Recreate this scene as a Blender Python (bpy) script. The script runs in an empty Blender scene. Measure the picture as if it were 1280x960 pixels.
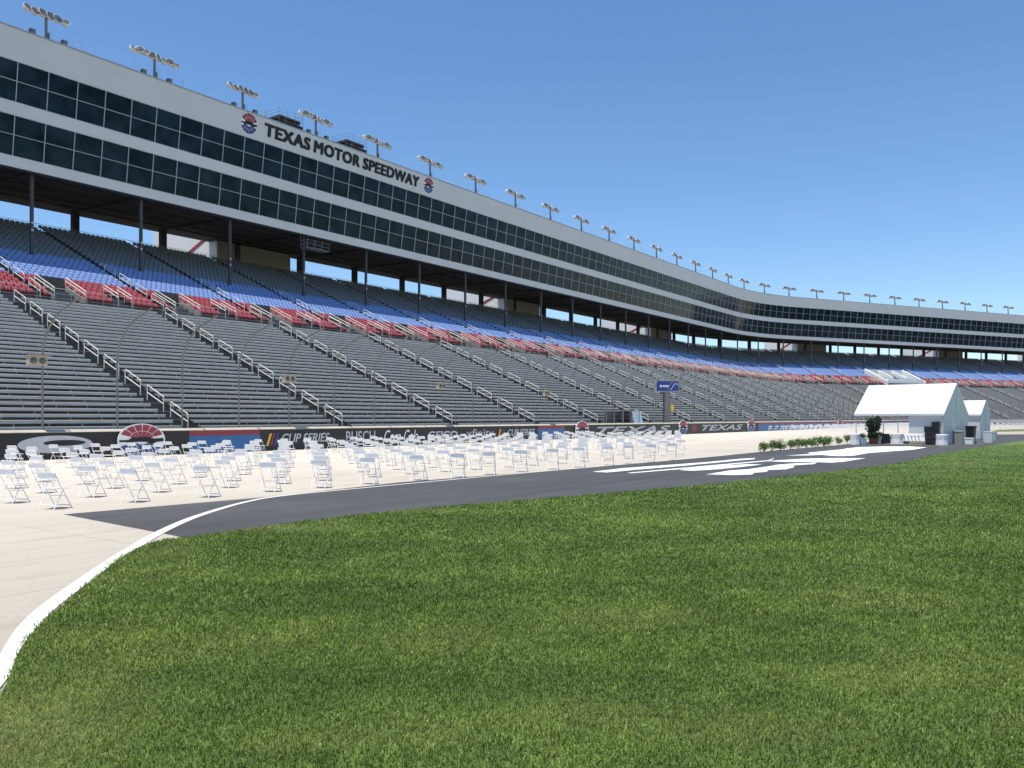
import bpy, math, random
import numpy as np
from mathutils import Vector, Matrix
random.seed(7); RNG = np.random.default_rng(11)
sc = bpy.context.scene
COL = sc.collection
PI = math.pi

# ------------------------------------------------------------------ materials
def pmat(name, col, rough=.6, var=.12, scale=2.0, metal=0., bump=0., bscale=40., spec=.5, detail=4.):
    m = bpy.data.materials.new(name); m.use_nodes = True
    nt = m.node_tree; b = nt.nodes['Principled BSDF']
    b.inputs['Roughness'].default_value = rough
    b.inputs['Metallic'].default_value = metal
    b.inputs['Specular IOR Level'].default_value = spec
    tc = nt.nodes.new('ShaderNodeTexCoord')
    nz = nt.nodes.new('ShaderNodeTexNoise'); nz.inputs['Scale'].default_value = scale; nz.inputs['Detail'].default_value = detail
    nt.links.new(tc.outputs['Object'], nz.inputs['Vector'])
    r = nt.nodes.new('ShaderNodeValToRGB')
    r.color_ramp.elements[0].position = .3; r.color_ramp.elements[1].position = .7
    r.color_ramp.elements[0].color = [c*(1-var) for c in col]+[1]
    r.color_ramp.elements[1].color = [min(1, c*(1+var)) for c in col]+[1]
    nt.links.new(nz.outputs['Fac'], r.inputs['Fac']); nt.links.new(r.outputs['Color'], b.inputs['Base Color'])
    if bump:
        n2 = nt.nodes.new('ShaderNodeTexNoise'); n2.inputs['Scale'].default_value = bscale
        nt.links.new(tc.outputs['Object'], n2.inputs['Vector'])
        bp = nt.nodes.new('ShaderNodeBump'); bp.inputs['Strength'].default_value = bump; bp.inputs['Distance'].default_value = .02
        nt.links.new(n2.outputs['Fac'], bp.inputs['Height']); nt.links.new(bp.outputs['Normal'], b.inputs['Normal'])
    return m

M = {}
def mk_mats():
    M['white_panel'] = pmat('white_panel', (.65,.65,.635), .45, .03, .25)
    M['glass'] = pmat('tinted_glass', (.013,.025,.032), .05, .6, .5); M['glass'].node_tree.nodes['Principled BSDF'].inputs['Specular Tint'].default_value = (.24,.38,.52,1)
    M['glass'].node_tree.nodes['Principled BSDF'].inputs['IOR'].default_value = 1.24; M['glass'].node_tree.nodes['Principled BSDF'].inputs['Specular IOR Level'].default_value = .5
    M['mullion'] = pmat('mullion', (.46,.48,.49), .4, .05)
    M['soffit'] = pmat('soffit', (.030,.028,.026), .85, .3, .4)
    M['steel_dark'] = pmat('steel_dark', (.060,.060,.064), .5, .15, 1.5)
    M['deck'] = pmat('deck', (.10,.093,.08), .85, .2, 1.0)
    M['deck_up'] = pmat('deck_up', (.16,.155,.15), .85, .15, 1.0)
    M['alu'] = pmat('bench_aluminium', (.56,.53,.475), .5, .1, 1.2, metal=.0)
    M['bracket'] = pmat('bracket', (.38,.38,.37), .5, .1)
    M['rail'] = pmat('rail', (.70,.67,.59), .4, .08, 2.)
    M['rail_grey'] = pmat('rail_grey', (.42,.41,.38), .45, .1, 2.)
    M['red'] = pmat('red_plastic', (.36,.062,.072), .45, .08, 2.2)
    M['blue'] = pmat('blue_plastic', (.21,.305,.56), .45, .08, 2.2)
    M['grey'] = pmat('grey_plastic', (.20,.212,.232), .5, .08, 2.2)
    M['concrete_wall'] = pmat('concrete_wall', (.25,.235,.21), .8, .12, .8)
    M['beige_dark'] = pmat('back_panel', (.20,.185,.16), .8, .1, .5)
    M['tower'] = pmat('tower_white', (.88,.87,.85), .7, .04, .3)
    M['stripe_red'] = pmat('stripe_red', (.33,.04,.06), .6, .1)
    M['black'] = pmat('black_paint', (.012,.012,.013), .5, .3, 1.)
    M['ink'] = pmat('letter_dark', (.006,.007,.009), .6, .1)
    M['silver'] = pmat('silver_paint', (.50,.51,.53), .5, .06)
    M['wred'] = pmat('wall_red', (.26,.03,.045), .5, .1)
    M['wblue'] = pmat('wall_blue', (.03,.13,.33), .5, .12)
    M['nblue'] = pmat('logo_navy', (.03,.06,.22), .5, .1)
    M['yellow'] = pmat('logo_yellow', (.75,.50,.05), .5, .1)
    M['white'] = pmat('white_paint', (.80,.80,.79), .5, .03)
    M['cap'] = pmat('wall_cap', (.44,.385,.30), .8, .1, .8)
    M['plastic'] = translucent(pmat('white_plastic', (.95,.945,.935), .35, .01), .38)
    M['chair_tube'] = pmat('chair_tube', (.78,.78,.77), .35, .05)
    M['galv'] = pmat('galvanised', (.17,.17,.165), .45, .15, 2.)
    M['lamp'] = pmat('lamp_shell', (.80,.78,.74), .3, .1, 4.)
    M['lampdark'] = pmat('lamp_lens', (.10,.10,.10), .25, .3, 4.)
    M['tent'] = translucent(pmat('tent_vinyl', (.88,.88,.88), .45, .02, .6), .42)
    M['gable'] = pmat('gable_vinyl', (.52,.535,.58), .4, .06, .8)
    M['pole'] = pmat('tent_pole', (.55,.55,.55), .35, .05)
    M['bin'] = pmat('black_plastic', (.018,.018,.019), .5, .2)
    M['steel'] = pmat('bin_steel', (.30,.29,.26), .4, .1, 3.)
    M['terracotta'] = pmat('terracotta', (.22,.09,.055), .7, .15, 4.)
    M['wood'] = pmat('plywood', (.48,.33,.18), .7, .15, 3.)
    M['bark'] = pmat('bark', (.09,.065,.045), .9, .3, 8.)
    M['cloth'] = pmat('tablecloth', (.80,.79,.77), .7, .03, 1.)
    M['signblue'] = pmat('sign_blue', (.02,.045,.26), .4, .1)
    M['orange'] = pmat('orange_box', (.50,.27,.07), .5, .15, 5.)
    M['ice'] = pmat('pale_blue_plastic', (.33,.43,.50), .4, .08)
    M['leaf'] = leafmat('leaf', (.075,.14,.022), (.15,.24,.05))
    M['leafdark'] = leafmat('leaf_dark', (.012,.030,.012), (.03,.06,.022))

def translucent(m, f):
    nt = m.node_tree; b = nt.nodes['Principled BSDF']; t = nt.nodes.new('ShaderNodeBsdfTranslucent')
    src = b.inputs['Base Color'].links[0].from_socket; nt.links.new(src, t.inputs['Color'])
    x = nt.nodes.new('ShaderNodeMixShader'); x.inputs[0].default_value = f
    nt.links.new(b.outputs[0], x.inputs[1]); nt.links.new(t.outputs[0], x.inputs[2])
    nt.links.new(x.outputs[0], nt.nodes['Material Output'].inputs['Surface']); return m

def leafmat(name, a, b):
    m = bpy.data.materials.new(name); m.use_nodes = True
    nt = m.node_tree; p = nt.nodes['Principled BSDF']; p.inputs['Roughness'].default_value = .5
    at = nt.nodes.new('ShaderNodeAttribute'); at.attribute_name = 'rnd'
    r = nt.nodes.new('ShaderNodeValToRGB')
    r.color_ramp.elements[0].color = list(a)+[1]; r.color_ramp.elements[1].color = list(b)+[1]
    nt.links.new(at.outputs['Fac'], r.inputs['Fac']); nt.links.new(r.outputs['Color'], p.inputs['Base Color'])
    return m
mk_mats()

# ------------------------------------------------------------------ plan of the stand: straight, bend, straight
d0 = Vector((.579, .815)); n0 = Vector((-.815, .579))
S0 = 79.0; UA = 210.0; RB = 62.0; ANG = math.radians(29.6); UB = UA + RB*ANG
CEN = n0*S0 + d0*UA - n0*RB
def rot(v, a):          # clockwise
    c, s = math.cos(a), math.sin(a); return Vector((v.x*c + v.y*s, -v.x*s + v.y*c))
def frame(u):
    if u <= UA: return d0, n0
    a = min(u-UA, UB-UA)/RB
    return rot(d0, a), rot(n0, a)
def P(u, s, z=0.):
    d, n = frame(u)
    if u <= UA: p = n*s + d*u
    else:
        p = CEN + n*(RB + s - S0)
        if u > UB: p = p + d*(u-UB)
    return Vector((p.x, p.y, z))
def us(u0, u1, step=2.5):
    a = [u0, u1]
    lo, hi = max(u0, UA), min(u1, UB)
    if lo < hi:
        k = max(1, int(math.ceil((hi-lo)/step)))
        a += [lo + (hi-lo)*i/k for i in range(k+1)]
    a = sorted(set(round(x, 4) for x in a))
    return a

# ------------------------------------------------------------------ mesh builder
class MB:
    def __init__(s): s.v = []; s.f = []; s.m = []
    def add(s, vs, fs, mi=0):
        o = len(s.v); s.v += [tuple(p) for p in vs]
        for f in fs: s.f.append([i+o for i in f]); s.m.append(mi)
    def box(s, lo, hi, mi=0):
        (a,b,c),(d,e,f) = lo, hi
        s.add([(a,b,c),(d,b,c),(d,e,c),(a,e,c),(a,b,f),(d,b,f),(d,e,f),(a,e,f)],
              [(3,2,1,0),(4,5,6,7),(0,1,5,4),(1,2,6,5),(2,3,7,6),(3,0,4,7)], mi)
    def sweep(s, prof, u0, u1, mi=0, closed=True, step=2.5):
        ul = us(u0, u1, step); k = len(prof); vs = []
        for u in ul:
            for (ss, z) in prof: vs.append(P(u, ss, z))
        fs = []
        kk = k if closed else k-1
        for i in range(len(ul)-1):
            for j in range(kk):
                a = i*k + j; b = i*k + (j+1) % k
                fs.append((a, b, b+k, a+k))
        if closed:
            fs.append(tuple(range(k))[::-1]); fs.append(tuple((len(ul)-1)*k + j for j in range(k)))
        s.add(vs, fs, mi)
    def pbox(s, u0, u1, s0, s1, z0, z1, mi=0):
        s.sweep([(s0,z0),(s0,z1),(s1,z1),(s1,z0)], u0, u1, mi)
    def tube(s, pts, r, n=6, mi=0, cap=True, r2=None):
        pts = [Vector(p) for p in pts]; rings = []; vs = []; fs = []
        N = len(pts); up = None
        for i, p in enumerate(pts):
            t = (pts[min(i+1, N-1)] - pts[max(i-1, 0)]).normalized()
            if up is None:
                up = Vector((0,0,1)) if abs(t.z) < .9 else Vector((1,0,0))
            a = t.cross(up)
            if a.length < 1e-4: a = t.cross(Vector((0,1,0)))
            a.normalize(); b = a.cross(t).normalized(); up = b
            rr = r if r2 is None else r + (r2-r)*i/max(1, N-1)
            for k in range(n):
                th = 2*PI*k/n; vs.append(p + a*(math.cos(th)*rr) + b*(math.sin(th)*rr))
        for i in range(N-1):
            for k in range(n):
                fs.append((i*n+k, i*n+(k+1)%n, (i+1)*n+(k+1)%n, (i+1)*n+k))
        if cap: fs.append(tuple(range(n))[::-1]); fs.append(tuple((N-1)*n+k for k in range(n)))
        s.add(vs, fs, mi)
    def lathe(s, prof, c=(0,0,0), n=20, mi=0):
        vs = []; fs = []; k = len(prof)
        for i in range(n):
            th = 2*PI*i/n
            for (r, z) in prof: vs.append((c[0]+r*math.cos(th), c[1]+r*math.sin(th), c[2]+z))
        for i in range(n):
            for j in range(k-1):
                a = i*k+j; b = ((i+1)%n)*k+j
                fs.append((a, b, b+1, a+1))
        fs.append(tuple(i*k for i in range(n))[::-1]); fs.append(tuple(i*k+k-1 for i in range(n)))
        s.add(vs, fs, mi)
    def prism(s, poly, fn, d0, d1, mi=0):
        k = len(poly)
        vs = [fn(x, y, d0) for x, y in poly] + [fn(x, y, d1) for x, y in poly]
        fs = [tuple(range(k))[::-1], tuple(range(k, 2*k))] + [(i, (i+1)%k, k+(i+1)%k, k+i) for i in range(k)]
        s.add(vs, fs, mi)
    def mesh(s, name, mats, org=(0,0,0), smooth=False):
        me = bpy.data.meshes.new(name)
        o = org
        me.from_pydata([(x-o[0], y-o[1], z-o[2]) for x,y,z in s.v], [], s.f)
        if not isinstance(mats, (list, tuple)): mats = [mats]
        for m in mats: me.materials.append(m)
        me.polygons.foreach_set('material_index', s.m)
        if smooth: me.polygons.foreach_set('use_smooth', [True]*len(s.f))
        me.update(); return me

def link(name, me, parent=None, loc=(0,0,0), rz=0., **kw):
    o = bpy.data.objects.new(name, me); COL.objects.link(o)
    o.location = loc; o.rotation_euler = (0,0,rz)
    if parent is not None: o.parent = parent
    for k, v in kw.items(): o[k] = v
    return o
def part(name, mb, mats, parent, smooth=False, **kw):
    """child of a thing whose Empty sits at parent.location; mb is in world coordinates unless the parent is at the origin"""
    return link(name, mb.mesh(name, mats, tuple(parent.location) if parent is not None else (0,0,0), smooth), parent, **kw)
def thing(name, label, cat, loc=(0,0,0), rz=0., group=None):
    o = link(name, None, None, loc, rz, label=label, category=cat); o.empty_display_size = .3
    if group: o['group'] = group
    return o
def single(name, mb, mats, label, cat, loc=(0,0,0), rz=0., group=None, smooth=False):
    o = link(name, mb.mesh(name, mats, (0,0,0), smooth), None, loc, rz, label=label, category=cat)
    if group: o['group'] = group
    return o
def np_mesh(name, proto_v, proto_f, pos, D, N, mats, rnd=None):
    """tile a prototype (x along D, y along N) at many places as one mesh"""
    pv = np.array(proto_v, float); k = len(pv); n = len(pos)
    pos = np.array(pos, float); D = np.array(D, float); N = np.array(N, float)
    V = pos[:,None,:] + pv[None,:,0:1]*D[:,None,:] + pv[None,:,1:2]*N[:,None,:]
    V[:,:,2] += pv[None,:,2]
    V = V.reshape(-1,3)
    lv = np.concatenate([np.array(f) for f in proto_f]); lt = np.array([len(f) for f in proto_f])
    L = (lv[None,:] + (np.arange(n)*k)[:,None]).ravel(); T = np.tile(lt, n)
    st = np.concatenate([[0], np.cumsum(T)[:-1]])
    me = bpy.data.meshes.new(name)
    me.vertices.add(len(V)); me.vertices.foreach_set('co', V.astype(np.float32).ravel())
    me.loops.add(len(L)); me.loops.foreach_set('vertex_index', L.astype(np.int32))
    me.polygons.add(len(T)); me.polygons.foreach_set('loop_start', st.astype(np.int32))
    if not isinstance(mats, (list, tuple)): mats = [mats]
    for m in mats: me.materials.append(m)
    if rnd is not None:
        a = me.attributes.new('rnd', 'FLOAT', 'POINT'); a.data.foreach_set('value', np.repeat(rnd, k).astype(np.float32))
    me.update(calc_edges=True); me.shade_flat(); return me

ONES = 'zeroth first second third fourth fifth sixth seventh eighth ninth tenth eleventh twelfth thirteenth fourteenth fifteenth sixteenth seventeenth eighteenth nineteenth'.split()
TENS = {2:'twent',3:'thirt',4:'fort',5:'fift'}
def ordinal(i):
    if i < 20: return ONES[i]
    t, r = divmod(i, 10)
    return TENS[t]+'ieth' if r == 0 else TENS[t]+'y-'+ONES[r]

# ------------------------------------------------------------------ text as mesh
SPACE = [1.]
def text_geo(body, extrude=.01, shear=0., offset=0.):
    cu = bpy.data.curves.new('t', 'FONT'); cu.body = body; cu.size = 1; cu.extrude = extrude; cu.shear = shear; cu.offset = offset; cu.space_character = SPACE[0]
    cu.resolution_u = 4
    ob = bpy.data.objects.new('t', cu); COL.objects.link(ob)
    dg = bpy.context.evaluated_depsgraph_get(); me = bpy.data.meshes.new_from_object(ob.evaluated_get(dg))
    v = [tuple(p.co) for p in me.vertices]; f = [tuple(p.vertices) for p in me.polygons]
    bpy.data.objects.remove(ob); bpy.data.curves.remove(cu); bpy.data.meshes.remove(me)
    return v, f
def add_text(mb, body, fn, x0, x1, y0, y1, depth=.02, shear=0., offset=.0, mi=0):
    v, f = text_geo(body, 1., shear, 0.)
    xs = [p[0] for p in v]; ys = [p[1] for p in v]
    ax, bx, ay, by = min(xs), max(xs), min(ys), max(ys)
    W, H = x1-x0, y1-y0; o = offset*H
    sh = [(0,0)] if not offset else [(-o,-o*.6),(o,o*.6),(-o,o*.6),(o,-o*.6),(0,0)]
    for q, (ox, oy) in enumerate(sh):
        mb.add([fn(x0+o+ox+(x-ax)/(bx-ax)*(W-2*o), y0+o*.6+oy+(y-ay)/(by-ay)*(H-1.2*o), (depth+.002*q)*(z*.5+.5)) for x,y,z in v], f, mi)

def ell(cx, cy, rx, ry, n=40, a0=0., a1=2*PI):
    return [(cx+rx*math.cos(a0+(a1-a0)*i/n), cy+ry*math.sin(a0+(a1-a0)*i/n)) for i in range(n)]
def emblem(fn, cx, cy, rx, ry, white=True):
    """round badge: red fan above, dark bar with a low car-like shape, blue fan below. materials 0 white 1 red 2 navy 3 black"""
    mb = MB()
    mb.prism(ell(cx, cy, rx, ry), fn, 0, .03, 0)
    def wedge(a, b, r0, r1, mi):
        k = 4
        o = [(cx+rx*r1*math.cos(a+(b-a)*i/k), cy+ry*r1*math.sin(a+(b-a)*i/k)) for i in range(k+1)]
        i_ = [(cx+rx*r0*math.cos(b-(b-a)*i/k), cy+ry*r0*math.sin(b-(b-a)*i/k)) for i in range(k+1)]
        mb.prism(o+i_, fn, .03, .045, mi)
    n = 6
    for i in range(n):
        a = math.radians(20) + math.radians(140)*i/n; b = a + math.radians(140)/n - .05
        wedge(a, b, .56, .93, 1); wedge(a, b, .16, .53, 1)
        wedge(-b, -a, .58, .93, 2); wedge(-b, -a, .28, .55, 2)
    mb.prism([(cx-.92*rx, cy+.02*ry),(cx-.55*rx, cy+.02*ry),(cx-.42*rx, cy+.16*ry),(cx+.25*rx, cy+.2*ry),(cx+.5*rx, cy+.08*ry),(cx+.92*rx, cy+.1*ry),
              (cx+.92*rx, cy-.1*ry),(cx+.6*rx, cy-.14*ry),(cx+.45*rx, cy-.26*ry),(cx+.25*rx, cy-.12*ry),(cx-.35*rx, cy-.1*ry),(cx-.5*rx, cy-.25*ry),(cx-.66*rx, cy-.1*ry),(cx-.92*rx, cy-.1*ry)][::-1], fn, .03, .05, 3)
    return mb

# ------------------------------------------------------------------ ground
def flat(name, pts, z, mat, **kw):
    mb = MB(); mb.add([(x,y,z) for x,y in pts], [tuple(range(len(pts)))])
    a = sum(pts[i][0]*pts[(i+1)%len(pts)][1]-pts[(i+1)%len(pts)][0]*pts[i][1] for i in range(len(pts)))
    if a < 0: mb.f[0] = mb.f[0][::-1]
    return link(name, mb.mesh(name, mat), **kw)

def concrete_mat():
    m = bpy.data.materials.new('track_concrete'); m.use_nodes = True
    nt = m.node_tree; L = nt.links.new; b = nt.nodes['Principled BSDF']; b.inputs['Roughness'].default_value = .75
    tc = nt.nodes.new('ShaderNodeTexCoord')
    mp = nt.nodes.new('ShaderNodeMapping'); mp.inputs['Rotation'].default_value = (0,0,-math.radians(54.6))
    L(tc.outputs['Object'], mp.inputs['Vector'])          # x now runs along the track
    def noise(sx, sy, scale, det=5):
        q = nt.nodes.new('ShaderNodeMapping'); q.inputs['Scale'].default_value = (sx, sy, 1); L(mp.outputs['Vector'], q.inputs['Vector'])
        n = nt.nodes.new('ShaderNodeTexNoise'); n.inputs['Scale'].default_value = scale; n.inputs['Detail'].default_value = det
        L(q.outputs['Vector'], n.inputs['Vector']); return n.outputs['Fac']
    def ramp(f, p0, c0, p1, c1):
        r = nt.nodes.new('ShaderNodeValToRGB'); e = r.color_ramp.elements
        e[0].position = p0; e[0].color = c0; e[1].position = p1; e[1].color = c1; L(f, r.inputs['Fac']); return r.outputs['Color']
    def mul(a, b_):
        x = nt.nodes.new('ShaderNodeMix'); x.data_type = 'RGBA'; x.blend_type = 'MULTIPLY'; x.inputs[0].default_value = 1
        L(a, x.inputs[6]); L(b_, x.inputs[7]); return x.outputs[2]
    base = ramp(noise(1,1,.22,6), .3, (.385,.335,.265,1), .7, (.43,.38,.305,1))
    stre = ramp(noise(.03,1.6,1.2,4), .34, (.92,.915,.91,1), .46, (1,1,1,1))
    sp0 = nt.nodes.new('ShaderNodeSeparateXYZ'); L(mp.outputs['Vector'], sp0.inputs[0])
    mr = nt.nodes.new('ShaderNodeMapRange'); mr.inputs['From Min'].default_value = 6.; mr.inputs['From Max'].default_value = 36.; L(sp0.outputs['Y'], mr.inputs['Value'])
    cross_tone = ramp(mr.outputs['Result'], 0., (.90,.90,.90,1), 1., (1.50,1.52,1.56,1))  # concrete colour gets lighter across the track, from infield to wall
    spk = ramp(noise(1,1,14,5), .3, (.90,.90,.90,1), .6, (1.02,1.02,1.02,1))
    c = mul(mul(mul(base, stre), spk), cross_tone)
    sta = ramp(noise(.35,1,.9,6), .30, (.86,.85,.84,1), .44, (1,1,1,1)); c = mul(c, sta)
    sep = nt.nodes.new('ShaderNodeSeparateXYZ'); L(mp.outputs['Vector'], sep.inputs[0])
    for ax, per, off in (('Y', 3.7, 1.1), ('X', 11.2, 4.)):
        a = nt.nodes.new('ShaderNodeMath'); a.operation = 'ADD'; a.inputs[1].default_value = off; L(sep.outputs[ax], a.inputs[0])
        w = nt.nodes.new('ShaderNodeMath'); w.operation = 'PINGPONG'; w.inputs[1].default_value = per/2; L(a.outputs[0], w.inputs[0])
        c = mul(c, ramp(w.outputs[0], .012/ (per/2)*0+.010, (.74,.73,.71,1), .02, (1,1,1,1)))
    L(c, b.inputs['Base Color'])
    n = nt.nodes.new('ShaderNodeTexNoise'); n.inputs['Scale'].default_value = 60; L(tc.outputs['Object'], n.inputs['Vector'])
    bp = nt.nodes.new('ShaderNodeBump'); bp.inputs['Strength'].default_value = .25; bp.inputs['Distance'].default_value = .01
    L(n.outputs['Fac'], bp.inputs['Height']); L(bp.outputs['Normal'], b.inputs['Normal'])
    return m
def asphalt_mat():
    m = pmat('asphalt', (.056,.056,.055), .8, .12, .35, bump=.4, bscale=90.)
    nt = m.node_tree; L = nt.links.new; b = nt.nodes['Principled BSDF']; src = b.inputs['Base Color'].links[0].from_socket
    tc = nt.nodes.new('ShaderNodeTexCoord'); mp = nt.nodes.new('ShaderNodeMapping'); mp.inputs['Rotation'].default_value = (0,0,-math.radians(54.6)); L(tc.outputs['Object'], mp.inputs['Vector'])
    for sc3, scale, lo, p0, p1 in (((.04,1.3,1), 1.1, .80, .34, .58), ((.5,.5,1), .55, .84, .3, .65), ((1,1,1), 22., .86, .3, .6)):
        q = nt.nodes.new('ShaderNodeMapping'); q.inputs['Scale'].default_value = sc3; L(mp.outputs['Vector'], q.inputs['Vector'])
        n = nt.nodes.new('ShaderNodeTexNoise'); n.inputs['Scale'].default_value = scale; n.inputs['Detail'].default_value = 5; L(q.outputs['Vector'], n.inputs['Vector'])
        r = nt.nodes.new('ShaderNodeValToRGB'); e = r.color_ramp.elements; e[0].position = p0; e[1].position = p1; e[0].color = (lo,lo,lo,1); e[1].color = (1.08,1.08,1.08,1); L(n.outputs['Fac'], r.inputs['Fac'])
        x = nt.nodes.new('ShaderNodeMix'); x.data_type = 'RGBA'; x.blend_type = 'MULTIPLY'; x.inputs[0].default_value = 1; L(src, x.inputs[6]); L(r.outputs['Color'], x.inputs[7]); src = x.outputs[2]
    L(src, b.inputs['Base Color'])
    return m
def worn(m, under, p0, p1):
    nt = m.node_tree; L = nt.links.new; b = nt.nodes['Principled BSDF']; src = b.inputs['Base Color'].links[0].from_socket
    tc = nt.nodes.new('ShaderNodeTexCoord'); n = nt.nodes.new('ShaderNodeTexNoise'); n.inputs['Scale'].default_value = 2.2; n.inputs['Detail'].default_value = 9; n.inputs['Roughness'].default_value = .75
    L(tc.outputs['Object'], n.inputs['Vector'])
    r = nt.nodes.new('ShaderNodeValToRGB'); e = r.color_ramp.elements; e[0].position = p0; e[1].position = p1; L(n.outputs['Fac'], r.inputs['Fac'])
    x = nt.nodes.new('ShaderNodeMix'); x.data_type = 'RGBA'; L(r.outputs['Color'], x.inputs[0]); x.inputs[6].default_value = (*under, 1); L(src, x.inputs[7]); L(x.outputs[2], b.inputs['Base Color'])
    return m
flat('ground', [(-3000,-3000),(3000,-3000),(3000,3000),(-3000,3000)], -.03, pmat('far_ground', (.075,.073,.06), .9, .2, .02), kind='structure')
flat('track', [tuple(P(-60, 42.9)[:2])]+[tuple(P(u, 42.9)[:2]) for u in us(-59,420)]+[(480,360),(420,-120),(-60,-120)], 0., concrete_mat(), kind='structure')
ASPH = [(-9.26,17.1),(-5.35,13.7),(-3.8,14.6),(-1.5,17.2),(.8,18.9),(4,22.3),(8,25.5),(15.9,33.0),(22.5,42.0),(33.,56.),(45.7,72.5),(60,86),(85,100),(170,140),(168,145),(84,106),(66,101),(57,97.5),(47,88.5),(30,69.3),(23.5,59.8),(14.4,48.1),(9.6,41.4),(1.19,30.9),(-3.45,25.6),(-6.1,20.9)]
flat('pit_road', ASPH, .004, asphalt_mat(), kind='structure')
# painted shapes on the asphalt
PAINT = {
 'a':[(2.97,30.54),(4.42,32.71),(6.74,35.05),(8.62,36.99),(10.95,40.0),(12.0,40.89),(11.67,39.78),(9.77,37.55),(7.05,34.23),(4.81,31.72),(3.41,30.04)],
 'b':[(4.17,29.92),(6.77,32.86),(11.98,38.74),(12.86,40.69),(12.63,39.95),(11.73,37.94),(6.62,32.14),(4.26,29.68)],
 'c':[(6.35,31.45),(7.33,33.01),(8.48,34.39),(10.07,35.39),(10.65,35.22),(9.52,33.76),(7.98,32.0),(6.82,31.06)],
 'd':[(6.82,29.1),(8.23,31.24),(9.11,31.97),(10.6,34.04),(11.28,35.12),(12.4,36.16),(13.5,36.64),(12.93,35.46),(11.73,34.57),(11.37,33.32),(10.53,31.88),(9.81,31.6),(9.32,30.38),(8.76,29.97),(8.43,29.03),(7.67,28.72)],
 'e':[(11.59,37.89),(12.85,39.1),(14.44,40.39),(16.08,40.84),(17.38,40.69),(15.16,37.64),(14.16,36.64),(13.27,37.13),(12.31,37.25)],
 'f':[(14.34,43.41),(16.38,45.37),(16.73,46.91),(19.18,50.11),(21.05,52.49),(21.6,53.59),(23.42,55.93),(25.69,57.32),(27.58,57.32),(27.76,55.39),(24.73,51.2),(22.94,49.45),(20.1,46.64),(17.98,43.47),(17.11,42.83),(16.24,43.24),(17.48,44.82),(15.8,43.75)],
}
paint = worn(pmat('road_paint', (.74,.74,.73), .6, .06, .8), (.2,.2,.2), .36, .46)
for k in PAINT: flat('painted_marking', PAINT[k], .008, paint, kind='structure')
# white edge line
def ribbon(name, pts, w, z, mat, kind='structure'):
    mb = MB(); vs = []
    for i, p in enumerate(pts):
        a = Vector(pts[max(i-1,0)]); b = Vector(pts[min(i+1,len(pts)-1)]); t = (b-a).normalized(); q = Vector((-t.y,t.x))
        ww = w[i] if isinstance(w, list) else w
        vs.append((*(Vector(p)+q*ww/2), z)); vs.append((*(Vector(p)-q*ww/2), z))
    mb.add(vs, [(2*i+1,2*i+3,2*i+2,2*i) for i in range(len(pts)-1)])
    return link(name, mb.mesh(name, mat), kind=kind)
def smooth_pts(pts, n=6):
    out = []
    for i in range(len(pts)-1):
        p0 = Vector(pts[max(i-1,0)]); p1 = Vector(pts[i]); p2 = Vector(pts[i+1]); p3 = Vector(pts[min(i+2,len(pts)-1)])
        for k in range(n):
            t = k/n
            out.append(tuple(.5*((2*p1)+(p2-p0)*t+(2*p0-5*p1+4*p2-p3)*t*t+(3*p1-p0-3*p2+p3)*t*t*t)))
    return out+[pts[-1]]
LINE = [(.4,-.6),(-1.1,1.9),(-2.62,3.9),(-3.2,4.73),(-3.74,5.78),(-4.1,6.72),(-4.78,8.38),(-5.44,11.0),(-5.85,12.94),(-6.18,14.84),(-6.37,16.9),(-6.30,19.4),(-5.9,20.95),(-4.47,23.1),(1.12,30.65),(9.4,41.2),(14.2,47.9),(23.2,59.6)]
lp = smooth_pts(LINE)
ribbon('edge_line', lp, [.185 if p[1] < 15 else max(.12, .185-.01*(p[1]-15)) for p in lp], .012, worn(pmat('line_paint', (.70,.68,.62), .6, .08, 1.5), (.45,.41,.34), .34, .44))
ribbon('edge_line', smooth_pts([(-5.95,13.05),(-5.75,13.25),(-5.35,13.6)]), .07, .0125, paint)
ribbon('edge_line', smooth_pts([(50,80.5),(56,88.),(62,93),(84,104),(168,143)]), .5, .012, paint)
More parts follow.
